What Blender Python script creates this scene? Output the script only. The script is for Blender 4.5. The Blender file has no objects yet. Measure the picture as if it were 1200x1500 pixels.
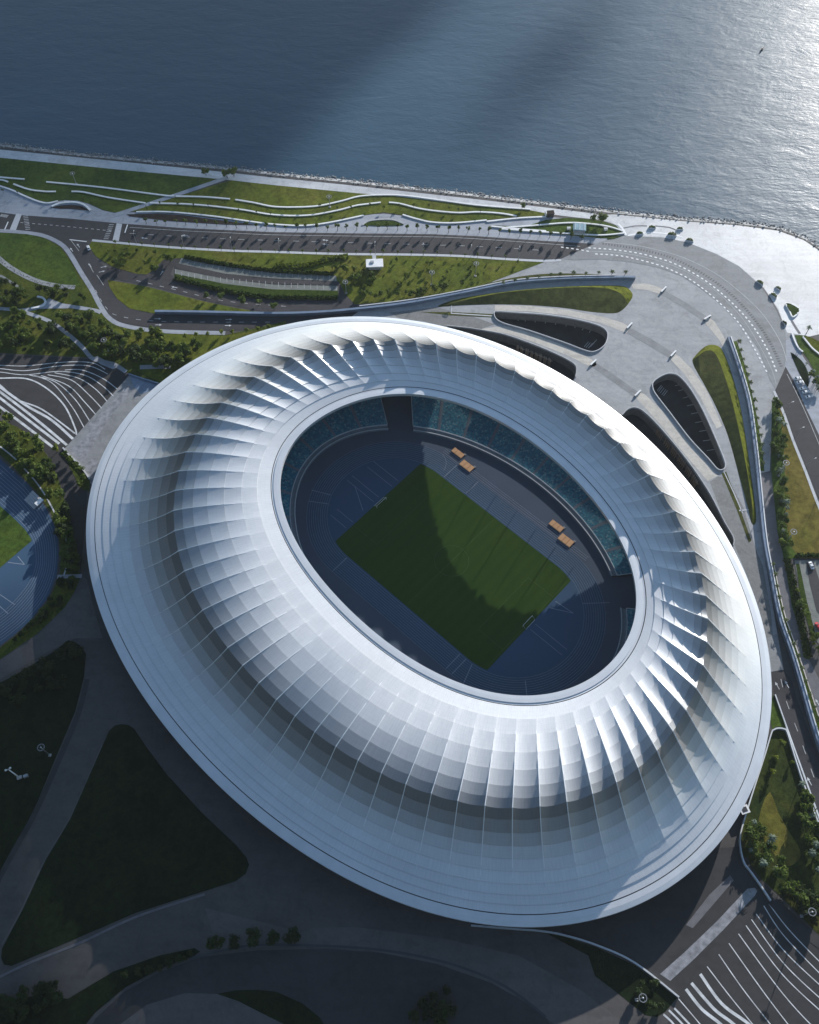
import bpy, bmesh, math, random
from math import sin, cos, pi, radians, hypot, atan2
from mathutils import Vector, Matrix, noise
from mathutils.geometry import tessellate_polygon

random.seed(7)
S = bpy.context.scene
COL = S.collection
# ------------------------------------------------------------------ camera model (photo is 1200 x 1500)
FPX, TILT, CAMH = 1400.0, radians(30.0), 452.0
ST, CT = sin(TILT), cos(TILT)


def P(px, py, z=0.0):
    """world point at height z that lies on the sight line of a photo pixel (used to survey the site plan)"""
    u = (px - 600) / FPX
    v = -(py - 750) / FPX
    d = (u, ST + v * CT, -CT + v * ST)
    k = (z - CAMH) / d[2]
    return Vector((d[0] * k, d[1] * k, z))


cam_d = bpy.data.cameras.new("drone_camera")
cam = bpy.data.objects.new("drone_camera", cam_d)
COL.objects.link(cam)
cam.location = (0, 0, CAMH)
cam.rotation_euler = (TILT, 0, 0)
cam_d.sensor_fit = 'HORIZONTAL'
cam_d.sensor_width = 36.0
cam_d.lens = 36.0 * FPX / 1200
cam_d.clip_start = 1.0
cam_d.clip_end = 20000
S.camera = cam

# ------------------------------------------------------------------ light
SUN_AZ, SUN_EL = radians(31), radians(16.0)
SUN_DIR = Vector((sin(SUN_AZ) * cos(SUN_EL), cos(SUN_AZ) * cos(SUN_EL), sin(SUN_EL)))
w = bpy.data.worlds.new("World")
S.world = w
w.use_nodes = True
nt = w.node_tree
sky = nt.nodes.new('ShaderNodeTexSky')
sky.sky_type = 'NISHITA'
sky.sun_disc = False
sky.sun_elevation = SUN_EL
sky.sun_rotation = SUN_AZ
sky.dust_density = 0.2
sky.ozone_density = 2.2
sky.air_density = 1.2
nt.links.new(sky.outputs[0], nt.nodes['Background'].inputs[0])
nt.nodes['Background'].inputs[1].default_value = 0.10
sun_d = bpy.data.lights.new("sun", 'SUN')
sun_d.energy = 5.0
sun_d.angle = radians(0.5)
sun_d.color = (1.0, 0.965, 0.92)
sun_o = bpy.data.objects.new("sun", sun_d)
COL.objects.link(sun_o)
sun_o.rotation_euler = (-SUN_DIR).to_track_quat('-Z', 'Y').to_euler()
sun_o.location = (300, 600, 900)
S.view_settings.view_transform = 'Standard'
S.view_settings.look = 'None'
S.view_settings.gamma = 1.0
S.view_settings.exposure = 0.74
try:
    S.cycles.max_bounces = 6
    S.cycles.transparent_max_bounces = 8
    S.cycles.caustics_reflective = False
    S.cycles.caustics_refractive = False
except Exception:
    pass


# ------------------------------------------------------------------ materials
class N:
    """small helper to wire a node material"""

    def __init__(self, name, rough=0.8, spec=0.3, metal=0.0):
        self.m = bpy.data.materials.new(name)
        self.m.use_nodes = True
        self.t = self.m.node_tree
        self.b = self.t.nodes['Principled BSDF']
        self.out = self.t.nodes['Material Output']
        self.b.inputs['Roughness'].default_value = rough
        self.b.inputs['Specular IOR Level'].default_value = spec
        self.b.inputs['Metallic'].default_value = metal

    def n(self, kind, **kw):
        nd = self.t.nodes.new(kind)
        for k, v in kw.items():
            setattr(nd, k, v)
        return nd

    def l(self, a, b):
        self.t.links.new(a, b)

    def pos(self, scale=(1, 1, 1), rot=(0, 0, 0), uv=False):
        src = self.n('ShaderNodeUVMap').outputs[0] if uv else self.n('ShaderNodeNewGeometry').outputs['Position']
        mp = self.n('ShaderNodeMapping')
        mp.inputs['Scale'].default_value = scale
        mp.inputs['Rotation'].default_value = rot
        self.l(src, mp.inputs[0])
        return mp.outputs[0]

    def noise(self, vec, scale, detail=3.0, rough=0.55, dist=0.0):
        nd = self.n('ShaderNodeTexNoise')
        nd.inputs['Scale'].default_value = scale
        nd.inputs['Detail'].default_value = detail
        nd.inputs['Roughness'].default_value = rough
        nd.inputs['Distortion'].default_value = dist
        self.l(vec, nd.inputs['Vector'])
        return nd.outputs[0]

    def ramp(self, fac, stops):
        nd = self.n('ShaderNodeValToRGB')
        e = nd.color_ramp.elements
        while len(e) < len(stops):
            e.new(0.5)
        for el, (p, c) in zip(e, stops):
            el.position = p
            el.color = (c[0], c[1], c[2], 1) if not isinstance(c, (int, float)) else (c, c, c, 1)
        self.l(fac, nd.inputs[0])
        return nd.outputs[0]

    def mix(self, fac, a, b, mode='MIX'):
        nd = self.n('ShaderNodeMix', data_type='RGBA', blend_type=mode)
        for sock, v in ((nd.inputs[0], fac), (nd.inputs[6], a), (nd.inputs[7], b)):
            if hasattr(v, 'links'):
                self.l(v, sock)
            elif isinstance(v, (int, float)):
                sock.default_value = v if sock == nd.inputs[0] else (v, v, v, 1)
            else:
                sock.default_value = (v[0], v[1], v[2], 1)
        return nd.outputs[2]

    def math(self, op, a, b=0.0, c=0.0):
        nd = self.n('ShaderNodeMath', operation=op)
        for sock, v in zip(nd.inputs, (a, b, c)):
            if hasattr(v, 'links'):
                self.l(v, sock)
            else:
                sock.default_value = v
        return nd.outputs[0]

    def bump(self, h, strength=0.3, dist=0.1):
        nd = self.n('ShaderNodeBump')
        nd.inputs['Strength'].default_value = strength
        nd.inputs['Distance'].default_value = dist
        self.l(h, nd.inputs['Height'])
        self.l(nd.outputs[0], self.b.inputs['Normal'])

    def color(self, c):
        if hasattr(c, 'links'):
            self.l(c, self.b.inputs['Base Color'])
        else:
            self.b.inputs['Base Color'].default_value = (c[0], c[1], c[2], 1)
        return self


def flat(name, c, rough=0.7, spec=0.3, metal=0.0, var=0.12, scale=0.3):
    k = N(name, rough, spec, metal)
    f = k.noise(k.pos(), scale, 4)
    lo = [x * (1 - var) for x in c]
    hi = [min(1, x * (1 + var)) for x in c]
    return k.color(k.ramp(f, [(0.3, lo), (0.7, hi)])).m


def grass(name, a, b, c, s=0.05):
    k = N(name, 0.95, 0.05)
    v = k.pos()
    f1 = k.noise(v, s, 5, 0.6, 0.6)
    f2 = k.noise(v, s * 12, 4, 0.7)
    col = k.ramp(f1, [(0.3, a), (0.52, b), (0.72, c)])
    f3 = k.noise(v, s * 3.5, 6, 0.7, 1.0)
    col = k.mix(0.8, col, k.ramp(f3, [(0.32, 0.55), (0.5, 1.0), (0.7, 1.3)]), 'MULTIPLY')
    col = k.mix(0.8, col, k.ramp(f2, [(0.25, 0.4), (0.75, 1.4)]), 'MULTIPLY')
    k.color(col)
    k.bump(k.noise(v, 2.5, 3), 0.5, 0.3)
    return k.m


def paving(name, c, tile=6.0, rot=0.0, var=0.12, line=0.88, mott=0.5, rough=0.75, spec=0.3, blot=0.6):
    k = N(name, rough, spec)
    v = k.pos(rot=(0, 0, rot))
    br = k.n('ShaderNodeTexBrick')
    k.l(v, br.inputs['Vector'])
    br.inputs['Scale'].default_value = 1.0
    br.inputs['Mortar Size'].default_value = 0.06
    br.inputs['Brick Width'].default_value = tile
    br.inputs['Row Height'].default_value = tile * 0.5
    br.inputs['Color1'].default_value = (1, 1, 1, 1)
    br.inputs['Color2'].default_value = (0.93, 0.93, 0.95, 1)
    br.inputs['Mortar'].default_value = (line, line, line, 1)
    f1 = k.noise(v, 0.025, 6, 0.65, 0.4)
    f2 = k.noise(v, 0.6, 4, 0.75)
    col = k.ramp(f1, [(0.3, [x * (1 - var) for x in c]), (0.7, [x * (1 + var) for x in c])])
    col = k.mix(1.0, col, br.outputs[0], 'MULTIPLY')
    col = k.mix(mott, col, k.ramp(f2, [(0.3, 0.8), (0.7, 1.15)]), 'MULTIPLY')
    f3 = k.noise(v, 0.11, 7, 0.7, 1.2)
    col = k.mix(blot, col, k.ramp(f3, [(0.36, 0.70), (0.5, 1.0), (0.68, 1.06)]), 'MULTIPLY')
    f4 = k.noise(k.pos(scale=(0.25, 1.6, 1), rot=(0, 0, rot + 0.4)), 0.16, 4, 0.6)
    col = k.mix(blot * 0.8, col, k.ramp(f4, [(0.4, 0.82), (0.55, 1.0)]), 'MULTIPLY')
    return k.color(col).m


M = {}
M['granite'] = paving('light_granite', (0.36, 0.365, 0.37), 5, 0.6, 0.10)
M['beach'] = paving('pale_promenade', (0.60, 0.60, 0.60), 9, 0.2, 0.16, 0.95, 0.6, 0.42, 0.5)
M['apron'] = paving('grey_sidewalk', (0.36, 0.38, 0.42), 8, -0.06, 0.08, 0.85)
M['setts'] = paving('grey_setts', (0.27, 0.275, 0.28), 1.6, 0.3, 0.06, 0.8, 0.5)
M['beige'] = paving('beige_paving', (0.56, 0.52, 0.46), 4, 0.5, 0.06)
M['greyband'] = paving('grey_paving', (0.26, 0.265, 0.27), 3, 0.7, 0.06)
M['roughset'] = paving('speckled_setts', (0.24, 0.24, 0.235), 1.2, 0.9, 0.12, 0.7, 0.9)
M['darkpave'] = paving('dark_paving', (0.080, 0.073, 0.070), 7, 0.5, 0.14, 0.93, 0.4)
M['purplepave'] = paving('mauve_paving', (0.15, 0.145, 0.155), 5, 1.4, 0.12, 0.9, 0.5)
M['walkshade'] = paving('shaded_mauve_paving', (0.105, 0.097, 0.096), 5, 0.9, 0.12, 0.92, 0.5)  # copy of the mauve paving for shaded ground; the shade is in its colour
M['asphalt'] = paving('asphalt', (0.050, 0.047, 0.051), 40, 0.1, 0.16, 1.0, 0.6, 0.85)
M['asphalt2'] = paving('dark_asphalt', (0.044, 0.042, 0.043), 60, 0.1, 0.16, 1.0, 0.5, 0.85)
M['lot'] = paving('parking_pavers', (0.20, 0.21, 0.19), 2.5, -0.1, 0.1, 0.75, 0.7)
M['wetsheen'] = flat('wet_sheen_paving', (0.24, 0.24, 0.255), 0.45, 0.5, 0, 0.4, 0.35)  # wet paving; the sky's reflection is painted into the pale colour
M['lampgrey'] = flat('lamp_grey', (0.20, 0.21, 0.22), 0.5, 0.4, 0.2, 0.1, 0.5)
M['scrubdark'] = grass('shaded_scrub', (0.022, 0.036, 0.010), (0.040, 0.052, 0.012), (0.075, 0.072, 0.016), 0.06)  # darker copy of the scrub ground; tree shade is put into the colour
M['concrete'] = flat('concrete', (0.42, 0.42, 0.43), 0.8, 0.3, 0, 0.12, 0.4)
M['kerb'] = flat('pale_kerb', (0.50, 0.51, 0.53), 0.7, 0.3, 0, 0.1, 0.8)
M['bluewall'] = flat('blue_grey_glass_wall', (0.17, 0.22, 0.30), 0.3, 0.6, 0, 0.15, 0.2)
M['white'] = flat('white_paint', (0.78, 0.78, 0.78), 0.6, 0.3, 0, 0.08, 0.4)
M['mark'] = flat('road_paint', (0.42, 0.42, 0.42), 0.7, 0.3, 0, 0.2, 0.6)
M['stripe'] = flat('inlaid_white_stripe', (0.56, 0.57, 0.58), 0.6, 0.3, 0, 0.3, 0.25)
M['tick'] = flat('dark_tick_paint', (0.10, 0.10, 0.105), 0.8, 0.2, 0, 0.1, 0.5)
M['lawn'] = grass('lawn', (0.082, 0.112, 0.016), (0.115, 0.132, 0.018), (0.145, 0.135, 0.028), 0.03)
M['lawngreen'] = grass('green_lawn', (0.045, 0.08, 0.016), (0.066, 0.105, 0.018), (0.092, 0.118, 0.02), 0.035)
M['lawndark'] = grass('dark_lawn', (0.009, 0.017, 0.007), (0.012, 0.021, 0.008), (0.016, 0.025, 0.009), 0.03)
M['lawndry'] = grass('dry_lawn', (0.11, 0.11, 0.02), (0.16, 0.13, 0.03), (0.18, 0.135, 0.04), 0.025)
M['olive'] = grass('dull_grass', (0.070, 0.078, 0.022), (0.082, 0.088, 0.026), (0.09, 0.09, 0.03), 0.02)  # also the mounds' side away from the sun, its shade in the colour
M['brightgrass'] = grass('bright_grass', (0.085, 0.10, 0.012), (0.105, 0.12, 0.012), (0.125, 0.13, 0.016), 0.05)  # also the mounds' sunward side, its sunlight in the colour
M['scrub'] = grass('scrub_ground', (0.045, 0.068, 0.014), (0.075, 0.092, 0.016), (0.12, 0.115, 0.022), 0.06)
M['hedge'] = grass('hedge_leaf', (0.020, 0.040, 0.008), (0.045, 0.07, 0.012), (0.07, 0.09, 0.015), 0.4)
M['limehedge'] = grass('lime_shrub', (0.14, 0.18, 0.012), (0.20, 0.24, 0.015), (0.24, 0.26, 0.02), 0.3)
M['soil'] = flat('brown_planting', (0.035, 0.026, 0.022), 0.95, 0.1, 0, 0.4, 0.3)
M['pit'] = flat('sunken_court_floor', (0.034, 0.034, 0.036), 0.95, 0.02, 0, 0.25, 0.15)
M['pitwall'] = flat('court_wall', (0.15, 0.145, 0.14), 0.8, 0.2, 0, 0.2, 0.4)
M['timber'] = flat('timber_fin', (0.30, 0.21, 0.15), 0.8, 0.2, 0, 0.25, 0.4)
M['rock'] = flat('revetment_rock', (0.27, 0.275, 0.28), 0.9, 0.2, 0, 0.6, 0.3)
M['bark'] = flat('bark', (0.09, 0.07, 0.05), 0.95, 0.1, 0, 0.3, 1.0)
M['steel'] = flat('galvanised_steel', (0.42, 0.43, 0.44), 0.4, 0.5, 0.6, 0.1, 0.5)
M['dark'] = flat('dark_metal', (0.04, 0.04, 0.045), 0.5, 0.4, 0, 0.2, 0.5)
M['glass'] = flat('pale_roof_glass', (0.30, 0.42, 0.46), 0.15, 0.6, 0, 0.15, 0.3)
M['orange'] = flat('orange_mat', (0.72, 0.40, 0.20), 0.7, 0.2, 0, 0.08, 0.6)
M['greymat'] = flat('grey_cover', (0.24, 0.25, 0.26), 0.8, 0.2, 0, 0.15, 0.6)
M['carred'] = flat('red_car_paint', (0.55, 0.03, 0.04), 0.3, 0.5, 0, 0.03)
M['carwhite'] = flat('white_car_paint', (0.78, 0.79, 0.8), 0.3, 0.5, 0, 0.03)
M['cargrey'] = flat('silver_car_paint', (0.35, 0.36, 0.38), 0.3, 0.5, 0.3, 0.03)
M['carglass'] = flat('car_glass', (0.02, 0.025, 0.03), 0.08, 0.6, 0, 0.05)
M['tyre'] = flat('tyre', (0.015, 0.015, 0.015), 0.9, 0.1, 0, 0.1)
M['track'] = flat('blue_track', (0.046, 0.088, 0.145), 0.85, 0.2, 0, 0.07, 0.05)
M['track2'] = flat('blue_infield', (0.046, 0.092, 0.155), 0.85, 0.2, 0, 0.05, 0.03)
M['apronfloor'] = flat('slate_blue_apron', (0.075, 0.098, 0.14), 0.85, 0.2, 0, 0.07, 0.05)
M['lane'] = flat('lane_paint', (0.26, 0.30, 0.36), 0.8, 0.2, 0, 0.1, 0.3)
M['pitchline'] = flat('faint_pitch_line', (0.10, 0.14, 0.06), 0.9, 0.1, 0, 0.2, 0.2)
M['standgrey'] = flat('stand_concrete', (0.20, 0.23, 0.26), 0.8, 0.2, 0, 0.12, 0.3)
M['rail'] = flat('pale_rail', (0.60, 0.62, 0.64), 0.5, 0.4, 0, 0.06, 0.5)
M['facade'] = flat('dark_facade', (0.03, 0.034, 0.04), 0.3, 0.5, 0, 0.2, 0.1)


def mk_leaf(name, a, b):
    k = N(name, 0.75, 0.15)
    oi = k.n('ShaderNodeObjectInfo')
    f = k.noise(k.pos(), 0.9, 3, 0.7)
    f = k.math('ADD', k.math('MULTIPLY', f, 0.75), k.math('MULTIPLY', oi.outputs['Random'], 0.3))
    k.color(k.ramp(f, [(0.28, a), (0.75, b)]))
    tr = k.n('ShaderNodeBsdfTranslucent')
    tr.inputs[0].default_value = (b[0] * 0.9, b[1], b[2] * 0.5, 1)
    mx = k.n('ShaderNodeMixShader')
    mx.inputs[0].default_value = 0.3
    k.l(k.b.outputs[0], mx.inputs[1])
    k.l(tr.outputs[0], mx.inputs[2])
    k.l(mx.outputs[0], k.out.inputs[0])
    return k.m


M['leaf'] = mk_leaf('leaf_green', (0.04, 0.068, 0.014), (0.12, 0.16, 0.03))
M['leaflime'] = mk_leaf('leaf_lime', (0.07, 0.10, 0.012), (0.18, 0.21, 0.025))
M['leafdark'] = mk_leaf('leaf_dark', (0.016, 0.028, 0.012), (0.045, 0.068, 0.02))
M['palmleaf'] = mk_leaf('palm_frond', (0.05, 0.075, 0.025), (0.10, 0.13, 0.05))
M['greyleaf'] = mk_leaf('pale_frond', (0.10, 0.13, 0.10), (0.22, 0.27, 0.20))


def mk_roof(name, see=0.0):
    k = N(name, 0.36, 0.5, 0.38)
    v = k.pos(uv=True)
    sx = k.n('ShaderNodeSeparateXYZ')
    k.l(v, sx.inputs[0])
    # panel joints: fine lines 1.25 m apart both ways; broader brushed streaks along the fall of the roof
    gu = k.math('LESS_THAN', k.math('FRACT', k.math('MULTIPLY', sx.outputs[0], 0.7)), 0.07)
    gv = k.math('LESS_THAN', k.math('FRACT', k.math('MULTIPLY', sx.outputs[1], 0.45)), 0.05)
    g = k.math('MAXIMUM', gu, gv)
    st = k.noise(k.pos(scale=(1.6, 0.12, 1), uv=True), 1.0, 4, 0.65)
    pt = k.noise(k.pos(), 0.035, 5, 0.6)
    col = k.ramp(st, [(0.25, (0.72, 0.725, 0.73)), (0.7, (0.82, 0.82, 0.82))])
    col = k.mix(0.5, col, k.ramp(pt, [(0.3, 0.88), (0.7, 1.06)]), 'MULTIPLY')
    col = k.mix(k.math('MULTIPLY', g, 0.16), col, (0.35, 0.38, 0.42))
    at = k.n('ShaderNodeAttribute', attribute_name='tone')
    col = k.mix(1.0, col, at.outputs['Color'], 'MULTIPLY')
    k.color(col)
    r = k.math('MULTIPLY_ADD', st, 0.16, 0.30)
    k.l(r, k.b.inputs['Roughness'])
    if see:
        tp = k.n('ShaderNodeBsdfTransparent')
        mx = k.n('ShaderNodeMixShader')
        mx.inputs[0].default_value = see
        k.l(k.b.outputs[0], mx.inputs[1])
        k.l(tp.outputs[0], mx.inputs[2])
        k.l(mx.outputs[0], k.out.inputs[0])
    return k.m


M['roof'] = mk_roof('brushed_white_roof')
M['roofclear'] = mk_roof('see_through_white_roof', 0.55)  # half see-through copy, added so sun reaches the pitch
M['rim'] = flat('white_rim', (0.74, 0.75, 0.76), 0.35, 0.5, 0.4, 0.05, 0.1)
M['rib'] = flat('white_rib', (0.82, 0.83, 0.84), 0.35, 0.5, 0.1, 0.04, 0.1)
M['gutter'] = flat('gutter_shadow_gap', (0.06, 0.07, 0.08), 0.7, 0.2, 0, 0.1, 0.1)


def mk_seats():
    k = N('teal_seats', 0.5, 0.4)
    v = k.pos(uv=True)
    sx = k.n('ShaderNodeSeparateXYZ')
    k.l(v, sx.inputs[0])
    cu = k.math('FLOOR', k.math('MULTIPLY', sx.outputs[0], 1.4))
    cv = k.math('FLOOR', k.math('MULTIPLY', sx.outputs[1], 1.0))
    cb = k.n('ShaderNodeCombineXYZ')
    k.l(cu, cb.inputs[0])
    k.l(cv, cb.inputs[1])
    wn = k.n('ShaderNodeTexWhiteNoise', noise_dimensions='2D')
    k.l(cb.outputs[0], wn.inputs[0])
    k.color(k.ramp(wn.outputs[0], [(0.0, (0.022, 0.15, 0.24)), (0.35, (0.035, 0.22, 0.31)),
                                   (0.6, (0.06, 0.33, 0.40)), (0.8, (0.02, 0.10, 0.18)), (0.97, (0.22, 0.42, 0.44))]))
    return k.m


M['seats'] = mk_seats()


def mk_water():
    k = N('bay_water', 0.2, 0.5)
    k.b.inputs['IOR'].default_value = 1.33
    v = k.pos(scale=(0.42, 1.0, 1), rot=(0, 0, radians(38)))
    f1 = k.noise(v, 0.10, 5, 0.62, 0.35)
    f2 = k.noise(v, 0.55, 3, 0.6)
    f3 = k.noise(k.pos(), 0.006, 3, 0.5)
    k.color(k.ramp(f3, [(0.3, (0.036, 0.078, 0.120)), (0.7, (0.046, 0.096, 0.142))]))
    h = k.math('ADD', f1, k.math('MULTIPLY', f2, 0.22))
    k.l(k.math('MULTIPLY_ADD', f3, 0.12, 0.27), k.b.inputs['Roughness'])
    k.bump(h, 0.42, 1.3)
    return k.m


M['water'] = mk_water()


# ------------------------------------------------------------------ object helpers
def mesh_obj(name, verts, faces, mats, parent=None, smooth=False, midx=None, uvs=None):
    me = bpy.data.meshes.new(name)
    me.from_pydata([tuple(v) for v in verts], [], faces)
    for m in (mats if isinstance(mats, (list, tuple)) else [mats]):
        me.materials.append(m)
    if midx:
        me.polygons.foreach_set('material_index', midx)
    if smooth:
        me.polygons.foreach_set('use_smooth', [True] * len(me.polygons))
    if uvs:
        uv = me.uv_layers.new(name='UVMap')
        flatuv = []
        for p in me.polygons:
            for vi in p.vertices:
                flatuv.extend(uvs[vi])
        uv.data.foreach_set('uv', flatuv)
    me.update()
    o = bpy.data.objects.new(name, me)
    COL.objects.link(o)
    if parent:
        o.parent = parent
    return o


def tag(o, label=None, cat=None, group=None, kind=None):
    if label:
        o['label'] = label
    if cat:
        o['category'] = cat
    if group:
        o['group'] = group
    if kind:
        o['kind'] = kind
    return o


def empty(name, loc, label, cat, group=None, rz=0.0):
    o = bpy.data.objects.new(name, None)
    o.empty_display_size = 1
    COL.objects.link(o)
    o.location = loc
    o.rotation_euler = (0, 0, rz)
    return tag(o, label, cat, group)


def struct(o, label=None, kind='structure'):
    o['kind'] = kind
    if label:
        o['label'] = label
    return o


def smooth_line(pts, closed=False, n=6):
    """Catmull-Rom through photo points"""
    if n <= 1:
        return [tuple(p) for p in pts]
    out = []
    L = len(pts)
    rng = range(L if closed else L - 1)
    for i in rng:
        if closed:
            p0, p1, p2, p3 = pts[(i - 1) % L], pts[i], pts[(i + 1) % L], pts[(i + 2) % L]
        else:
            p1, p2 = pts[i], pts[i + 1]
            p0 = pts[i - 1] if i > 0 else p1
            p3 = pts[i + 2] if i + 2 < L else p2
        for j in range(n):
            t = j / n
            t2, t3 = t * t, t * t * t
            out.append(tuple(0.5 * ((2 * b) + (-a + c) * t + (2 * a - 5 * b + 4 * c - d) * t2 + (-a + 3 * b - 3 * c + d) * t3)
                             for a, b, c, d in zip(p0, p1, p2, p3)))
    if not closed:
        out.append(tuple(pts[-1]))
    return out


def W(pts, z=0.0, sm=0, closed=False):
    if sm:
        pts = smooth_line(pts, closed, sm)
    return [P(x, y, z) for x, y in pts]


def sheet(name, pts, z, mat, sm=0, holes=(), kind='structure', wpts=None):
    """flat ground sheet traced on the site plan; holes are lists of world points"""
    loop = wpts if wpts is not None else [Vector((p.x, p.y, z)) for p in W(pts, 0, sm, True)]
    loops = [[Vector((p.x, p.y, z)) for p in loop]] + [[Vector((p.x, p.y, z)) for p in h] for h in holes]
    tris = tessellate_polygon(loops)
    vs = [v for lp in loops for v in lp]
    fs = []
    for t in tris:
        a, b, c = (vs[i] for i in t)
        fs.append(tuple(t) if (b - a).cross(c - a).z > 0 else (t[0], t[2], t[1]))
    o = mesh_obj(name, vs, fs, mat)
    return struct(o, None, kind)


def offset_line(wp, d, closed=False):
    """points moved d metres to the left of the line"""
    out = []
    L = len(wp)
    for i, p in enumerate(wp):
        a = wp[(i - 1) % L] if (closed or i > 0) else p
        b = wp[(i + 1) % L] if (closed or i < L - 1) else p
        t = Vector((b.x - a.x, b.y - a.y, 0))
        if t.length < 1e-6:
            t = Vector((1, 0, 0))
        t.normalize()
        out.append(Vector((p.x - t.y * d, p.y + t.x * d, p.z)))
    return out


def ribbon_geo(wp, width, z, closed=False):
    a = offset_line(wp, width / 2, closed)
    b = offset_line(wp, -width / 2, closed)
    vs = [Vector((p.x, p.y, z)) for p in a] + [Vector((p.x, p.y, z)) for p in b]
    n = len(wp)
    fs = []
    for i in range(n if closed else n - 1):
        j = (i + 1) % n
        fs.append((n + i, n + j, j, i))
    return vs, fs


def ribbon(name, pts, width, z, mat, sm=6, closed=False, kind='structure', wpts=None):
    wp = wpts if wpts is not None else W(pts, 0, sm, closed)
    vs, fs = ribbon_geo(wp, width, z, closed)
    o = mesh_obj(name, vs, fs, mat)
    return struct(o, None, kind) if kind else o


def wall_geo(wp, width, z0, z1, closed=False):
    a = offset_line(wp, width / 2, closed)
    b = offset_line(wp, -width / 2, closed)
    n = len(wp)
    vs = []
    for lst, z in ((a, z0), (a, z1), (b, z1), (b, z0)):
        vs += [Vector((p.x, p.y, z)) for p in lst]
    fs = []
    for i in range(n if closed else n - 1):
        j = (i + 1) % n
        fs += [(i, j, n + j, n + i), (n + i, n + j, 2 * n + j, 2 * n + i), (2 * n + i, 2 * n + j, 3 * n + j, 3 * n + i)]
    if not closed:
        fs += [(0, n, 2 * n, 3 * n), (n - 1, 4 * n - 1, 3 * n - 1, 2 * n - 1)]
    return vs, fs


def wall(name, pts, width, z0, z1, mat, label, cat, group=None, sm=6, closed=False, wpts=None, parent=None):
    wp = wpts if wpts is not None else W(pts, 0, sm, closed)
    vs, fs = wall_geo(wp, width, z0, z1, closed)
    o = mesh_obj(name, vs, fs, mat, parent)
    if parent is None:
        tag(o, label, cat, group)
    return o


def box_geo(cx, cy, z0, sx, sy, sz, rz=0.0, top=1.0):
    c, s = cos(rz), sin(rz)
    vs = []
    for z, k in ((z0, 1.0), (z0 + sz, top)):
        for dx, dy in ((-1, -1), (1, -1), (1, 1), (-1, 1)):
            x, y = dx * sx / 2 * k, dy * sy / 2 * k
            vs.append(Vector((cx + x * c - y * s, cy + x * s + y * c, z)))
    fs = [(0, 3, 2, 1), (4, 5, 6, 7), (0, 1, 5, 4), (1, 2, 6, 5), (2, 3, 7, 6), (3, 0, 4, 7)]
    return vs, fs


def tube_geo(pts, radii, seg=8):
    vs, fs = [], []
    for i, (p, r) in enumerate(zip(pts, radii)):
        p = Vector(p)
        a = Vector(pts[max(i - 1, 0)])
        b = Vector(pts[min(i + 1, len(pts) - 1)])
        t = (b - a).normalized() if (b - a).length > 1e-9 else Vector((0, 0, 1))
        u = t.orthogonal().normalized()
        v = t.cross(u)
        for k in range(seg):
            an = 2 * pi * k / seg
            vs.append(p + (u * cos(an) + v * sin(an)) * r)
    for i in range(len(pts) - 1):
        for k in range(seg):
            k2 = (k + 1) % seg
            fs.append((i * seg + k, i * seg + k2, (i + 1) * seg + k2, (i + 1) * seg + k))
    fs.append(tuple(range(seg))[::-1])
    fs.append(tuple(range((len(pts) - 1) * seg, len(pts) * seg)))
    return vs, fs


class Geo:
    def __init__(self):
        self.v, self.f, self.m = [], [], []

    def add(self, vf, mi=0):
        o = len(self.v)
        self.v += vf[0]
        self.f += [tuple(i + o for i in f) for f in vf[1]]
        self.m += [mi] * len(vf[1])
        return self

    def obj(self, name, mats, parent=None, smooth=False):
        return mesh_obj(name, self.v, self.f, mats, parent, smooth, self.m)


def copy_tree(o, parent=None, loc=None, rz=None, sc=None):
    c = o.copy()
    COL.objects.link(c)
    if parent:
        c.parent = parent
    if loc is not None:
        c.location = loc
    if rz is not None:
        c.rotation_euler = (0, 0, rz)
    if sc is not None:
        c.scale = (sc, sc, sc)
    for ch in list(o.children):
        copy_tree(ch, c)
    return c

# ================================================================== STADIUM
PC = Vector((22.4, 231.0, 0))
AX = radians(-42.9)
CA, SA = cos(AX), sin(AX)


def LOC(x, y, z=0.0):
    """stadium axes: x along the pitch, y across it towards the bay"""
    return Vector((PC.x + x * CA - y * SA, PC.y + x * SA + y * CA, z))


def four(k, t):
    return 1 + k[0] + k[1] * cos(t) + k[2] * sin(t) + k[3] * cos(2 * t) + k[4] * sin(2 * t) + k[5] * cos(3 * t) + k[6] * sin(3 * t) + k[7] * cos(4 * t) + k[8] * sin(4 * t)


CURV = {
    'eave': (Vector((-18, -10)), 191.0, 147.0, (-0.0011, 0.001, 0.0013, -0.0022, 0.0023, 0.0041, -0.014, -0.0072, 0.0025), 14.0),
    'ridge': (Vector((-9.6, -11.6)), 141.8, 109.5, (-0.0058, -0.0022, -0.0036, -0.0065, -0.0008, 0.0039, -0.0099, -0.011, 0.0001), 45.0),
    'rim': (Vector((-0.2, 0)), 100.5, 68.3, (-0.0045, 0.0033, -0.0041, 0.0005, -0.0024, 0.0053, -0.0101, -0.0123, 0.0079), 34.0),
}


def curve(name, t, grow=0.0):
    """point on one of the three roof rings; grow = metres outwards"""
    c, a, b, k, z = CURV[name]
    q = four(k, t)
    x, y = (a * q + grow) * cos(t), (b * q + grow) * sin(t)
    v = Vector((PC.x + c.x + x * CA - y * SA, PC.y + c.y + x * SA + y * CA, z))
    if name == 'ridge':                            # the crest is higher on the landward side
        z2 = z - 7.5 * (0.5 - 0.5 * sin(t + 0.15))
        f = (CAMH - z2) / (CAMH - z)
        v = Vector((v.x * f, v.y * f, z2))
    return v


NB, NU = 68, 12
dense = [curve('ridge', 2 * pi * i / 4000) for i in range(4001)]
cum = [0.0]
for i in range(4000):
    cum.append(cum[-1] + (dense[i + 1] - dense[i]).length)


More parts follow.
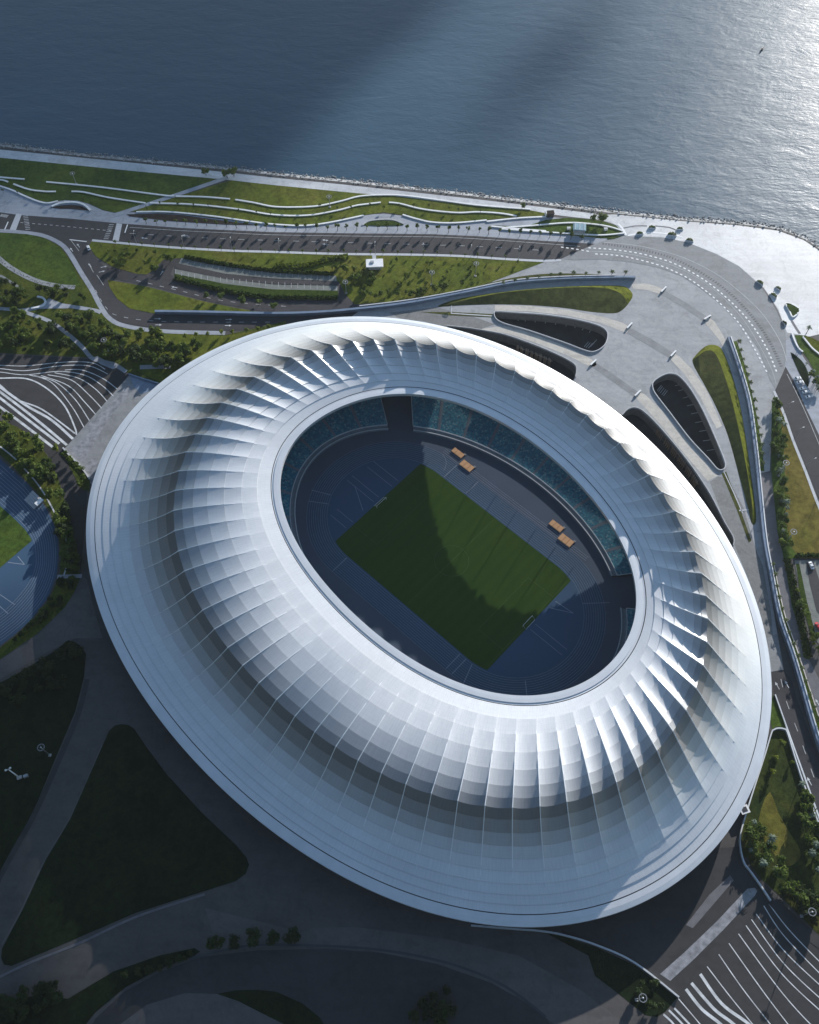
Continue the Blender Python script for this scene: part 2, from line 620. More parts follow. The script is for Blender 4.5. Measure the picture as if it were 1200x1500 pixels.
def th_at(f):
    target = (f % 1.0) * cum[-1]
    lo, hi = 0, 4000
    while hi - lo > 1:
        mid = (lo + hi) // 2
        if cum[mid] <= target:
            lo = mid
        else:
            hi = mid
    q = (target - cum[lo]) / max(1e-9, cum[hi] - cum[lo])
    return 2 * pi * (lo + q) / 4000 + (2 * pi if f >= 1 else 0)


TH = [th_at(i / (NB * NU)) for i in range(NB * NU)]


def sstep(x):
    x = max(0.0, min(1.0, x))
    return x * x * (3 - 2 * x)


def ne_weight(t):
    return 0.5 + 0.5 * sin(t + 0.15)


def amp(side, s, wn=0.5):
    """how far the bay sags between its two ribs"""
    if side > 0:
        return (1.1 + 0.5 * wn + 0.95 * (1 - abs(2 * wn - 1))) * max(0.0, 1 - s / 0.78)
    return (1.1 + 0.5 * wn + 0.95 * (1 - abs(2 * wn - 1))) * max(0.0, 1 - s / 0.80)


# landward inner slope: rounded crest, then steadily falling facets (degrees of fall per facet row)
IN_STOPS = [0, 0.09, 0.20, 0.35, 0.52, 0.70, 0.86, 1.0]
SW_FALL = [-5, -2, 1, 3.5, 5.5, 6.5, 6.5]
SW_H = [0.0]
for _a, _b, _d in zip(IN_STOPS[:-1], IN_STOPS[1:], SW_FALL):
    SW_H.append(SW_H[-1] + (_b - _a) * math.tan(radians(_d)))


def sw_profile(s):
    for i in range(len(SW_FALL)):
        if s <= IN_STOPS[i + 1] + 1e-9:
            q = (s - IN_STOPS[i]) / (IN_STOPS[i + 1] - IN_STOPS[i])
            return 1 - (SW_H[i] + (SW_H[i + 1] - SW_H[i]) * q) / SW_H[-1]
    return 0.0


def surf(side, s, t, u=0.0):
    """roof point: side +1 = outer slope (s 0 ridge .. 1 eave), -1 = inner slope (s 0 ridge .. 1 rim); u = 0..1 across the bay"""
    A = curve('ridge', t)
    wn = ne_weight(t)
    if side > 0:
        B = curve('eave', t, -5.0)
        p = 1.0 * wn + 2.0 * (1 - wn)
        g = (1 - s) ** p
    else:
        B = curve('rim', t, 5.0)
        g = wn * (1 - s) ** 2.2 + (1 - wn) * sw_profile(s)
    zt, zb = A.z, B.z + (0.6 if side > 0 else 0.4)
    z = zb + (zt - zb) * g
    sag = 4 * u * (1 - u)
    z -= amp(side, s, wn) * sag
    return Vector((A.x + (B.x - A.x) * s, A.y + (B.y - A.y) * s, z))


stadium = empty("stadium", (PC.x, PC.y, 0), "huge white oval stadium with a pleated metal ring roof open to the pitch", "stadium")


def sp(o):
    """hand a world-built mesh to the stadium Empty"""
    o.parent = stadium
    o.matrix_parent_inverse = Matrix.Translation((-PC.x, -PC.y, 0))
    return o


# wanted sun patch on the arena floor; see-through roof panels are added along its rays
LIT = [P(x, y) for x, y in [(616, 615), (622, 690), (630, 740), (645, 790), (664, 833), (690, 865), (722, 888), (760, 899), (800, 896), (830, 880),
                            (866, 862), (899, 845), (886, 815), (850, 772), (800, 728), (740, 688), (690, 660), (650, 636)]]


def inside(p, poly):
    c = False
    j = len(poly) - 1
    for i in range(len(poly)):
        a, b = poly[i], poly[j]
        if (a.y > p.y) != (b.y > p.y) and p.x < (b.x - a.x) * (p.y - a.y) / (b.y - a.y) + a.x:
            c = not c
        j = i
    return c


def on_floor(p):
    k = p.z / SUN_DIR.z
    return Vector((p.x - SUN_DIR.x * k, p.y - SUN_DIR.y * k, 0))


# each panel row gets a tone factor, darkening from both rims towards the crest
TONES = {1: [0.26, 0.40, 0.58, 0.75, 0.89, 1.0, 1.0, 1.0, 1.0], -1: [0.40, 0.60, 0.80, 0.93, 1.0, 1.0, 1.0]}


def slope_rows(name, side, stops, lift):
    vs, fs, mi, uvs, tn = [], [], [], [], []
    rnd = random.Random(11 + side)
    nrow = len(stops) - 1
    for b in range(NB):
        for r in range(nrow):
            s0, s1 = stops[r], stops[r + 1]
            base = len(vs)
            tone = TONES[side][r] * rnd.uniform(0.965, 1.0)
            NS = 4 if side > 0 else 1
            for k in range(NU + 1):
                t = TH[(b * NU + k) % (NB * NU)]
                u = k / NU
                A = surf(side, s0, t, u)
                B = surf(side, s1, t, u)
                B2 = B.copy()
                if r < nrow - 1:
                    B2.z += lift
                ln = (B - A).length
                wd = (curve('ridge', t) - curve('ridge', TH[b * NU])).length
                off = 60.0 if side < 0 else 0.0
                for q in range(NS + 1):
                    vs.append(A.lerp(B2, q / NS))
                    uvs.append((b * 12.0 + wd, off + r * 9.0 + ln * q / NS))
            for k in range(NU):
                for q in range(NS):
                    a = base + (NS + 1) * k + q
                    c = a + NS + 1
                    f = (a, a + 1, c + 1, c)
                    cen = sum((vs[i] for i in f), Vector()) / 4
                    nrm = (vs[f[1]] - vs[f[0]]).cross(vs[f[2]] - vs[f[0]])
                    if nrm.z < 0:
                        f = f[::-1]
                    fs.append(f)
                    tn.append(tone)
                    mi.append(1 if (side > 0 and inside(on_floor(cen), LIT)) else 0)  # panels on the sun's way to the wanted patch become see-through
            if r < nrow - 1:                       # little riser under the lapped lower edge
                base2 = len(vs)
                for k in range(NU + 1):
                    t = TH[(b * NU + k) % (NB * NU)]
                    B = surf(side, s1, t, k / NU)
                    vs += [Vector((B.x, B.y, B.z + lift)), Vector((B.x, B.y, B.z - 0.02))]
                    uvs += [(0, 0), (0, 0)]
                for k in range(NU):
                    a = base2 + 2 * k
                    fs.append((a, a + 1, a + 3, a + 2))
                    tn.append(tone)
                    mi.append(1 if (side > 0 and inside(on_floor(vs[a]), LIT)) else 0)
    o = mesh_obj(name, vs, fs, [M['roof'], M['roofclear']], None, True, mi, uvs)
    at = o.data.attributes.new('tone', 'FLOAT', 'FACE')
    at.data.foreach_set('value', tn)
    return sp(o)


OUT_STOPS = [0, 0.10, 0.22, 0.34, 0.46, 0.58, 0.70, 0.81, 0.91, 1.0]
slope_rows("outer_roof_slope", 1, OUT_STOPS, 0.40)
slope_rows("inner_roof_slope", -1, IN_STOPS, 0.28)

NT = NB * NU


def ring(name, rings, mat, smooth=False):
    """closed band through several rings, each a function of the angle"""
    vs, fs = [], []
    n = NT // 3
    for i in range(n):
        t = TH[3 * i]
        vs += [f(t) for f in rings]
    q = len(rings)
    for i in range(n):
        j = (i + 1) % n
        for k in range(q - 1):
            fs.append((i * q + k, j * q + k, j * q + k + 1, i * q + k + 1))
    o = mesh_obj(name, vs, fs, mat)
    bm = bmesh.new()
    bm.from_mesh(o.data)
    bmesh.ops.recalc_face_normals(bm, faces=bm.faces)
    bm.to_mesh(o.data)
    bm.free()
    if smooth:
        o.data.polygons.foreach_set('use_smooth', [True] * len(o.data.polygons))
    return o


def rv(name, g, z):
    return lambda t: Vector((curve(name, t, g).x, curve(name, t, g).y, z))


def rsurf(side, dz):
    return lambda t: surf(side, 1.0, t) + Vector((0, 0, dz))


# eave: gutter line, flat brim, fascia; inner rim: gutter line, white band, fascia
sp(ring("eave_gutter", [rsurf(1, 0.0), rv('eave', -4.9, 13.9), rv('eave', -4.6, 13.9), rv('eave', -4.6, 14.3)], M['gutter']))
sp(ring("eave_brim", [rv('eave', -4.6, 14.4), rv('eave', -2.2, 14.2), rv('eave', 0, 13.7), rv('eave', 0.1, 12.6), rv('eave', -4.0, 12.2)], M['rim']))
sp(ring("rim_gutter", [rsurf(-1, 0.0), rv('rim', 4.9, 33.8), rv('rim', 4.6, 33.8), rv('rim', 4.6, 34.2)], M['gutter']))
sp(ring("roof_rim", [rv('rim', 4.6, 34.35), rv('rim', 3.6, 34.2), rv('rim', 3.55, 34.6), rv('rim', 1.6, 34.6), rv('rim', 0.05, 34.55), rv('rim', 0.0, 34.4), rv('rim', 0.1, 32.4), rv('rim', 2.5, 32.0)], M['rim']))
for b in range(NB):
    t = TH[b * NU]
    pts = []
    thin = any(inside(on_floor(surf(1, q, t)), LIT) for q in (0.15, 0.35, 0.6))  # ribs stay low where their shadow would cross the wanted sun patch
    for s in (0.78, 0.6, 0.42, 0.26, 0.12, 0.04):
        pts.append(surf(1, s, t))
    pts.append(surf(1, 0, t) + Vector((0, 0, 0.05)))
    for s in (0.04, 0.12, 0.26, 0.42, 0.6, 0.8):
        pts.append(surf(-1, s, t))
    vs, fs = [], []
    for i, p in enumerate(pts):
        d = (pts[min(i + 1, len(pts) - 1)] - pts[max(i - 1, 0)])
        sd = Vector((-d.y, d.x, 0)).normalized() * 0.17
        e = min(i, len(pts) - 1 - i) / 4.0
        up = Vector((0, 0, 0.06 + (0.12 if thin else 0.52) * min(1, e)))
        vs += [p + sd - Vector((0, 0, .1)), p + sd + up, p - sd + up, p - sd - Vector((0, 0, .1))]
    for i in range(len(pts) - 1):
        a, c = i * 4, i * 4 + 4
        fs += [(a, c, c + 1, a + 1), (a + 1, c + 1, c + 2, a + 2), (a + 2, c + 2, c + 3, a + 3)]
    fs += [(3, 2, 1, 0), tuple(len(vs) - 4 + i for i in range(4))]
    sp(mesh_obj("rib", vs, fs, M['rib']))

# wall below the eave and a row of slim columns on the plinth
sp(ring("facade_wall", [rv('eave', -13, 0.0), rv('eave', -13, 13.6)], M['facade']))
sp(ring("plinth", [rv('eave', -2.0, 0.02), rv('eave', -2.0, 0.45), rv('eave', -13.1, 0.45)], M['greyband']))
for i in range(0, NT, 24):
    t = TH[i]
    a, b = curve('eave', t, -4.5), curve('eave', t, -9)
    sp(mesh_obj("column", *tube_geo([(a.x, a.y, 12.6), (b.x, b.y, 0.4)], [0.35, 0.45], 8), M['steel'], None, True))

# ---------------------------------------------------------------- bowl
SC = Vector((-1.3, 2.4))


def bowl(t, g, z):
    """stand ring: g metres behind the front wall"""
    a, b = 98.3, 65.2
    x, y = (a + g) * cos(t), (b + g) * sin(t)
    dr = radians(1.6)
    x, y = x * cos(dr) - y * sin(dr), x * sin(dr) + y * cos(dr)
    return LOC(SC.x + x, SC.y + y, z)


def bowl_t(px, py):
    p = P(px, py, 2.5) - PC
    x, y = p.x * CA + p.y * SA - SC.x, -p.x * SA + p.y * CA - SC.y
    dr = radians(-1.6)
    x, y = x * cos(dr) - y * sin(dr), x * sin(dr) + y * cos(dr)
    return atan2(y / 65.2, x / 98.3)


gateN = (bowl_t(568, 625), bowl_t(604, 624))    # decreasing angle clockwise
gateE = (bowl_t(893, 842), bowl_t(903, 887))
spans = []                                        # (t_hi, t_lo) clockwise
spans.append((gateN[1], gateE[0]))
spans.append((gateE[1], gateN[0] - 2 * pi))
for hi, lo in spans:
    # measure the front length
    n = 400
    ts = [hi + (lo - hi) * i / n for i in range(n + 1)]
    cl = [0.0]
    for i in range(n):
        cl.append(cl[-1] + (bowl(ts[i + 1], 0, 0) - bowl(ts[i], 0, 0)).length)
    nblk = max(1, round(cl[-1] / 14.5))

    def t_of(d):
        for i in range(n):
            if cl[i + 1] >= d:
                q = (d - cl[i]) / (cl[i + 1] - cl[i])
                return ts[i] + (ts[i + 1] - ts[i]) * q
        return ts[-1]
    # front wall, walkway and rails
    fr = [t_of(cl[-1] * i / 120) for i in range(121)]

    def band(name, prof, mat):
        vs, fs = [], []
        q = len(prof)
        for t in fr:
            vs += [bowl(t, g, z) for g, z in prof]
        for i in range(120):
            for k in range(q - 1):
                fs.append((i * q + k, i * q + k + 1, (i + 1) * q + k + 1, (i + 1) * q + k))
        sp(mesh_obj(name, vs, fs, mat))
    band("field_wall", [(0, 0), (0, 1.4), (0.35, 1.4), (0.35, 1.2)], M['standgrey'])
    band("front_walkway", [(0.35, 1.2), (3.0, 1.2), (3.0, 1.7)], M['standgrey'])
    band("front_railing", [(0.0, 1.42), (0.0, 1.75), (0.45, 1.75), (0.45, 1.42)], M['rail'])
    band("seat_railing", [(2.8, 1.25), (2.8, 2.1), (3.1, 2.1), (3.1, 1.25)], M['rail'])
    for e in (hi, lo):                             # rounded end railing climbing beside the gate
        pts = [bowl(e, g, 2.1 + max(0, g - 3) * 0.19) for g in (3, 6, 10, 14, 18, 24)]
        sp(mesh_obj("gate_railing", *tube_geo(pts, [0.22] * 6, 6), M['rail'], None, True))
    NR = 28
    for k in range(nblk):
        d0 = cl[-1] * k / nblk + (0.7 if k else 0)
        d1 = cl[-1] * (k + 1) / nblk - (0.7 if k < nblk - 1 else 0)
        cols = 8
        tt = [t_of(d0 + (d1 - d0) * i / cols) for i in range(cols + 1)]
        vs, fs, uvs = [], [], []
        for r in range(NR):
            g0, z0 = 3.0 + r * 0.85, 1.7 + r * 0.16
            base = len(vs)
            for i, t in enumerate(tt):
                for g, z, v in ((g0, z0, r), (g0, z0 + 0.13, r + 0.2), (g0 + 0.85, z0 + 0.16, r + 0.95)):
                    vs.append(bowl(t, g, z))
                    uvs.append((k * 31.0 + (d1 - d0) * i / cols, v))
            for i in range(cols):
                a = base + i * 3
                fs += [(a, a + 1, a + 4, a + 3), (a + 1, a + 2, a + 5, a + 4)]
        sp(mesh_obj("seating_block", vs, fs, M['seats'], None, False, None, uvs))
        if k < nblk - 1:
            ta, tb = t_of(cl[-1] * (k + 1) / nblk - 0.75), t_of(cl[-1] * (k + 1) / nblk + 0.75)
            vs, fs = [], []
            for r in range(NR):
                g0, z0 = 3.0 + r * 0.85, 1.75 + r * 0.16
                o = len(vs)
                for g, z in ((g0, z0), (g0, z0 + 0.16), (g0 + 0.85, z0 + 0.16)):
                    vs += [bowl(ta, g, z), bowl(tb, g, z)]
                fs += [(o, o + 1, o + 3, o + 2), (o + 2, o + 3, o + 5, o + 4)]
            sp(mesh_obj("aisle_stair", vs, fs, M['standgrey']))
# tunnel walls either side of the two gates
for (a, b) in (gateN, gateE):
    for t in (a, b):
        wp = [bowl(t, g, 0) for g in (0.4, 8, 16, 27)]
        vs, fs = [], []
        for g, p in zip((0.4, 8, 16, 27), wp):
            vs += [p, Vector((p.x, p.y, 1.6 + max(0, g - 3) * 0.19))]
        for i in range(3):
            fs.append((2 * i, 2 * i + 2, 2 * i + 3, 2 * i + 1))
        sp(mesh_obj("gate_wall", vs, fs, M['facade']))

# ---------------------------------------------------------------- arena floor
def oval(R, half, n=48):
    pts = []
    for i in range(n + 1):
        a = -pi / 2 + pi * i / n
        pts.append((half + R * cos(a), R * sin(a)))
    for i in range(n + 1):
        a = pi / 2 + pi * i / n
        pts.append((-half + R * cos(a), R * sin(a)))
    return pts


fl = [bowl(2 * pi * i / 160, 26, 0) for i in range(160)]
sheet("arena_floor", None, 0.03, M['apronfloor'], wpts=fl)
HALF, R0, LW = 42.2, 36.5, 1.22
sheet("running_track", None, 0.06, M['track'], wpts=[LOC(x, y) for x, y in oval(R0 + 9 * LW, HALF)] )
sheet("track_infield", None, 0.09, M['track2'], wpts=[LOC(x, y) for x, y in oval(R0, HALF)])
# pitch: a rectangle whose corners are cut by the bends
pl = []
for x, y in oval(R0 - 0.9, HALF):
    pass
L2 = 53.6
yc = math.sqrt(max(0, (R0 - 0.9) ** 2 - (L2 - HALF) ** 2))
pp = []
for i in range(9):
    a = -pi / 2 + (atan2(-yc, L2 - HALF) + pi / 2) * i / 8
    pp.append((HALF + (R0 - 0.9) * cos(a), (R0 - 0.9) * sin(a)))
for i in range(9):
    a = atan2(yc, L2 - HALF) + (pi / 2 - atan2(yc, L2 - HALF)) * i / 8
    pp.append((HALF + (R0 - 0.9) * cos(a), (R0 - 0.9) * sin(a)))
pp += [(-x, -y) for x, y in pp]
def mk_pitch():
    k = N('pitch_turf', 0.95, 0.05)
    v = k.pos(rot=(0, 0, -AX))
    f1 = k.noise(v, 0.03, 4, 0.6)
    f2 = k.noise(v, 1.2, 3, 0.7)
    wv = k.n('ShaderNodeTexWave')
    wv.inputs['Scale'].default_value = 0.055
    k.l(v, wv.inputs['Vector'])
    col = k.ramp(f1, [(0.3, (0.030, 0.066, 0.010)), (0.7, (0.040, 0.078, 0.011))])
    col = k.mix(0.05, col, wv.outputs[0], 'OVERLAY')
    col = k.mix(0.4, col, k.ramp(f2, [(0.3, 0.75), (0.7, 1.2)]), 'MULTIPLY')
    return k.color(col).m
sheet("pitch", None, 0.12, mk_pitch(), wpts=[LOC(x, y) for x, y in pp])


def lanes(name, cen_loc, R0, half, nl, z, w=0.13, mat='lane', segs=96):
    g = Geo()
    for i in range(nl + 1):
        wp = [cen_loc(x, y) for x, y in oval(R0 + i * LW, half, segs)]
        g.add(ribbon_geo(wp, w, z, True))
    return struct(g.obj(name, M[mat]))


lanes("lane_lines", LOC, R0, HALF, 9, 0.10)
mk = Geo()


def seg_line(a, b, w=0.15, z=0.15, f=LOC):
    mk.add(ribbon_geo([f(*a), f(*b)], w, z))


for x0, y0, x1, y1 in ((-38, 36.5, -38, 47), (-22, 36.5, -22, 47), (-42, -36.5, -42, -47), (38, -36.5, 38, -47), (42, -36.5, 42, -47),
                       (46, -36.5, 49.5, -46.9), (66, 27.5, 76, 37.5), (-73, -20, -82, -26), (-76, -15, -86, -20), (71, -25, 80, -34)):
    seg_line((x0, y0), (x1, y1), 0.35)
# straight sprint extension north-east of the track, long-jump runways
for y in (48.5, 49.8, 51.0):
    seg_line((-50, y), (52, y), 0.2, 0.11)
for x0 in (-54, 54):
    sgn = 1 if x0 > 0 else -1
    for y in (-2, 2):
        seg_line((x0 + sgn * 1.5, y), (x0 + sgn * 22, y), 0.2, 0.15)
    for y in (-24, -19, 12, 17):
        if sgn < 0:
            seg_line((x0 + sgn * 1.0, y), (x0 + sgn * (13 if abs(y) > 18 else 20), y), 0.2, 0.15)
seg_line((55, 14), (66, 20), 0.3, 0.15)
seg_line((55, 19), (66, 20), 0.3, 0.15)
seg_line((-56, -10), (-70, -2), 0.25, 0.15)
for a in range(24):                                # hammer and pole-vault arcs on the apron
    for cx, cy, r in ((-50, 38, 9),):
        t0, t1 = pi * 0.05 + a / 24 * 1.3, pi * 0.05 + (a + 1) / 24 * 1.3
        seg_line((cx + r * cos(t0), cy + r * sin(t0)), (cx + r * cos(t1), cy + r * sin(t1)), 0.2, 0.11)
struct(mk.obj("track_markings", M['lane']))
mk = Geo()
for a, b in (((-52.5, -33), (-52.5, 33)), ((52.5, -32), (52.5, 32)), ((0, -34), (0, 34))):
    seg_line(a, b, 0.12, 0.15)
for s in (-1, 1):
    seg_line((s * 36, -20), (s * 36, 20), 0.12, 0.15)
    seg_line((s * 36, -20), (s * 52.5, -20), 0.12, 0.15)
    seg_line((s * 36, 20), (s * 52.5, 20), 0.12, 0.15)
for i in range(32):
    t0, t1 = 2 * pi * i / 32, 2 * pi * (i + 1) / 32
    seg_line((9.15 * cos(t0), 9.15 * sin(t0)), (9.15 * cos(t1), 9.15 * sin(t1)), 0.12, 0.15)
struct(mk.obj("pitch_markings", M['pitchline']))


def goal(x, sgn, label, rz=None):
    c = LOC(x, 0, 0.12)
    o = empty("football_goal", c, label, "goal", None, AX if sgn > 0 else AX + pi)
    for y in (-3.66, 3.66):
        mesh_obj("goal_post", *tube_geo([(0, y, 0), (0, y, 2.44)], [0.09, 0.09], 8), M['white'], o, True)
        mesh_obj("back_stay", *tube_geo([(0, y, 2.44), (2.0, y, 0)], [0.06, 0.06], 6), M['white'], o, True)
    mesh_obj("crossbar", *tube_geo([(0, -3.75, 2.44), (0, 3.75, 2.44)], [0.12, 0.12], 8), M['white'], o, True)
    mesh_obj("ground_bar", *tube_geo([(2.0, -3.66, 0.08), (2.0, 3.66, 0.08)], [0.1, 0.1], 8), M['white'], o, True)
    return o


goal(-51.5, -1, "white football goal at the darker north-west end of the pitch")
goal(51.8, 1, "white football goal at the south-east end near the sunlit corner")


def mat_pile(px, py, lx, ly, label):
    p = P(px, py, 0.1)
    o = empty("landing_mat", p, label, "mat", "orange mats on the blue apron", AX)
    g = Geo()
    for i in range(3):
        g.add(box_geo((i - 1) * lx / 3, 0, 0.0, lx / 3 - 0.12, ly, 0.7, 0, 0.97))
    g.obj("foam_block", M['orange'], o)
    mesh_obj("cover_sheet", *box_geo(lx * 0.46, ly * 0.62, 0.0, 1.6, 1.2, 0.5, 0, 0.9), M['greymat'], o)
    return o


mat_pile(671, 664, 7.5, 3.2, "orange landing mat nearest the wall, in the pair by the darker end of the track")
mat_pile(684, 683, 8.0, 4.2, "orange landing mat nearer the pitch, in the pair by the darker end of the track")
mat_pile(815, 771, 8.0, 3.6, "orange landing mat nearest the wall, in the pair by the south-east bend")
mat_pile(829, 792, 8.2, 4.4, "orange landing mat nearer the pitch, in the pair by the south-east bend")

# ================================================================== SITE
# ---- sunken courts (holes in the ground), traced at ground level
PIT1 = [(724, 459), (730, 457), (760, 459), (800, 462), (845, 469), (875, 477), (888, 485), (890, 495), (885, 507), (873, 515), (860, 515), (825, 502), (775, 485), (740, 475), (727, 468)]
PIT2 = [(655, 479), (684, 482), (710, 486), (740, 492), (775, 504), (805, 516), (832, 529), (843, 539), (842, 552), (834, 562), (812, 556), (775, 535), (735, 515), (690, 496)]
PIT3 = [(956, 568), (958, 559), (972, 550), (984, 548), (996, 553), (1013, 573), (1031, 605), (1048, 643), (1061, 675), (1062, 685), (1057, 689), (1050, 687), (1037, 672), (1010, 643), (981, 605), (961, 579)]
PIT4 = [(911, 610), (920, 601), (932, 599), (946, 608), (972, 635), (1007, 678), (1037, 722), (1060, 766), (1073, 789), (1073, 799), (1062, 800), (1030, 762), (1000, 716), (965, 668), (930, 630)]
PITS = [PIT1, PIT2, PIT3, PIT4]
pit_w = [[Vector((p.x, p.y, 0)) for p in W(q, 0, 4, True)] for q in PITS]

COAST = [(-140, 196), (0, 214), (100, 226), (200, 236), (300, 245), (400, 256), (500, 266), (600, 277), (700, 288), (800, 300), (900, 312), (1000, 322), (1080, 328), (1140, 336), (1178, 350), (1210, 372), (1245, 410), (1330, 470)]
coast_w = W(COAST, 0, 5)
land = [Vector((1500, 150, 0)), Vector((1500, -900, 0)), Vector((-1500, -900, 0)), Vector((-1500, 700, 0))]
base_loop = coast_w + [Vector((2500, 260, 0)), Vector((2500, -1500, 0)), Vector((-2500, -1500, 0)), Vector((-2500, 640, 0))]
sheet("ground", None, 0.0, M['darkpave'], wpts=base_loop[::-1], holes=pit_w)
# sea floor edge and water
sheet("bay_water", None, -2.2, M['water'], wpts=[Vector((q.x, q.y - 1.0, 0)) for q in coast_w] + [Vector((2500, 259, 0)), Vector((6000, 259, 0)), Vector((6000, 9000, 0)), Vector((-6000, 9000, 0)), Vector((-6000, 639, 0)), Vector((-2500, 639, 0))])
vs, fs = [], []
for p in coast_w:
    vs += [Vector((p.x, p.y, 0.0)), Vector((p.x + 2, p.y + 7, -3.2))]
for i in range(len(coast_w) - 1):
    fs.append((2 * i, 2 * i + 1, 2 * i + 3, 2 * i + 2))
struct(mesh_obj("sea_bank", vs, fs, M['rock']))
# revetment rocks: nobody could count them
g = Geo()
for i in range(len(coast_w) - 1):
    a, b = coast_w[i], coast_w[i + 1]
    ln = (b - a).length
    for k in range(int(ln * 3)):
        q = random.random()
        c = a.lerp(b, q)
        o = random.random()
        r = random.uniform(0.35, 1.0)
        g.add(box_geo(c.x + o * 2, c.y - 1 + o * 8, -o * 2.6 - 0.3, r * 1.5, r, r * 1.1, random.uniform(0, 6), random.uniform(0.4, 0.8)))
tag(g.obj("revetment_rocks", [M['rock']]), "grey rock armour along the edge of the bay", None, None, "stuff")

# pits: walls, floor, stalls, rim kerb
for q, wl in zip(PITS, pit_w):
    vs, fs = [], []
    n = len(wl)
    for p in wl:
        vs += [Vector((p.x, p.y, 0.0)), Vector((p.x, p.y, -6.0))]
    for i in range(n):
        j = (i + 1) % n
        fs.append((2 * i, 2 * i + 1, 2 * j + 1, 2 * j))
    struct(mesh_obj("court_wall", vs, fs, M['pitwall']))
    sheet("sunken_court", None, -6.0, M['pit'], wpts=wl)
g = Geo()
for (pts, side) in (([(760, 461), (800, 465), (845, 472), (875, 482)], -1), ([(1000, 562), (1018, 592), (1036, 630), (1052, 668)], -1)):
    wl = W(pts, -6, 6)
    for a, b in zip(wl[::2], wl[1::2]):
        d = (b - a).normalized()
        nrm = Vector((d.y, -d.x, 0)) * (5.0)
        g.add(ribbon_geo([a, a + nrm], 0.32, -5.95))
for pts in ([(868, 505), (862, 510), (856, 508)], [(963, 572), (967, 576), (972, 580)]):
    wl = W(pts, -6, 4)
    for a in wl[::2]:
        g.add(ribbon_geo([a, a + Vector((3.0, 4.0, 0))], 0.32, -5.95))
struct(g.obj("court_markings", M['mark']))
for q, lab in ((PIT1, "pale kerb rail round the northern open sunken court with parking bays"), (PIT3, "pale kerb rail round the eastern open sunken court with parking bays")):
    wall("court_parapet", q, 0.45, 0.0, 1.0, M['kerb'], lab, "parapet", None, 4, True)
wall("court_parapet", [(655, 478), (684, 481), (710, 485), (740, 491), (775, 503), (805, 515), (832, 528), (844, 538), (843, 553)], 0.5, 0.0, 1.0, M['concrete'],
     "grey parapet along the narrow court tucked under the roof's northern edge", "parapet")
wall("court_parapet", [(911, 609), (920, 600), (932, 598), (947, 607), (973, 634), (1008, 677), (1038, 721), (1061, 765), (1074, 788), (1074, 800)], 0.5, 0.0, 1.0, M['concrete'],
     "grey parapet along the narrow court tucked under the roof's eastern edge", "parapet")


def fin_screen(pts, n, label):
    wl = W(pts, -6, 8)
    o = empty("timber_screen", wl[0], label, "screen")
    g, g2 = Geo(), Geo()
    L = len(wl) - 1
    for i in range(n):
        p = wl[int(i * L / n)]
        d = (wl[min(int(i * L / n) + 1, L)] - wl[max(int(i * L / n) - 1, 0)]).normalized()
        a = atan2(d.y, d.x)
        g.add(box_geo(p.x - wl[0].x, p.y - wl[0].y, 0, 0.5, 2.4, 4.6 + (i % 3) * 0.3, a + 0.5))
    for a, b in zip(wl[:-1], wl[1:]):
        c = (a + b) / 2 - wl[0]
        d = b - a
        g2.add(box_geo(c.x, c.y, 4.2, d.length, 0.35, 0.35, atan2(d.y, d.x)))
    g.obj("fin_row", M['timber'], o)
    g2.obj("top_rail", M['timber'], o)


fin_screen([(757, 515), (775, 522), (792, 529), (808, 536)], 16, "row of brown timber fins in the court under the roof's northern edge")
fin_screen([(962, 634), (978, 654), (993, 674), (1008, 695), (1020, 716)], 26, "row of brown timber fins in the court under the roof's eastern edge")

# ---- light esplanade north-east of the stadium, with the same four holes
ESP = [(400, 466), (470, 456), (527, 455), (600, 446), (675, 432), (697, 424), (720, 413), (797, 382), (872, 356), (893, 347), (917, 344), (905, 330), (880, 316), (900, 314), (1000, 324), (1080, 330), (1140, 338), (1178, 352),
       (1210, 374), (1240, 410), (1240, 480), (1170, 492), (1150, 540), (1136, 572), (1131, 600), (1130, 643), (1128, 690), (1112, 694), (1116, 760), (1120, 815), (1128, 860), (1139, 929), (1148, 981), (1132, 984), (1110, 984), (1075, 985),
       (1040, 880), (960, 700), (820, 575), (640, 505), (500, 490), (400, 505)]
esp_w = [Vector((p.x, p.y, 0)) for p in W(ESP, 0, 1)]
sheet("esplanade", None, 0.03, M['granite'], wpts=esp_w, holes=pit_w)
sheet("beach_promenade", [(872, 315), (900, 314), (1000, 324), (1080, 330), (1140, 338), (1178, 352), (1210, 374), (1240, 410), (1240, 480), (1186, 493), (1164, 489), (1153, 487), (1140, 453), (1117, 420), (1083, 390), (1050, 372), (1007, 355), (967, 347), (917, 346), (903, 330)], 0.06, M['beach'])
sheet("setts_road", [(872, 357), (887, 352), (917, 347), (950, 347), (985, 350), (1012, 357), (1050, 373), (1083, 391), (1117, 421), (1140, 454), (1151, 487), (1152, 520), (1149, 540), (1136, 570), (1128, 556), (1112, 512), (1090, 480), (1062, 450), (1030, 425), (1000, 405), (965, 392), (925, 384), (880, 380), (838, 381), (824, 379)], 0.09, M['setts'], 1)
ribbon("lane_line", [(884, 355), (918, 358), (950, 363), (1000, 377), (1047, 400), (1083, 427), (1117, 460), (1143, 500), (1153, 530)], 0.5, 0.13, M['mark'])
ribbon("lane_line", [(862, 368), (905, 370), (945, 377), (985, 389), (1020, 406), (1055, 432), (1088, 467), (1113, 507), (1130, 540), (1137, 562)], 0.35, 0.13, M['mark'])


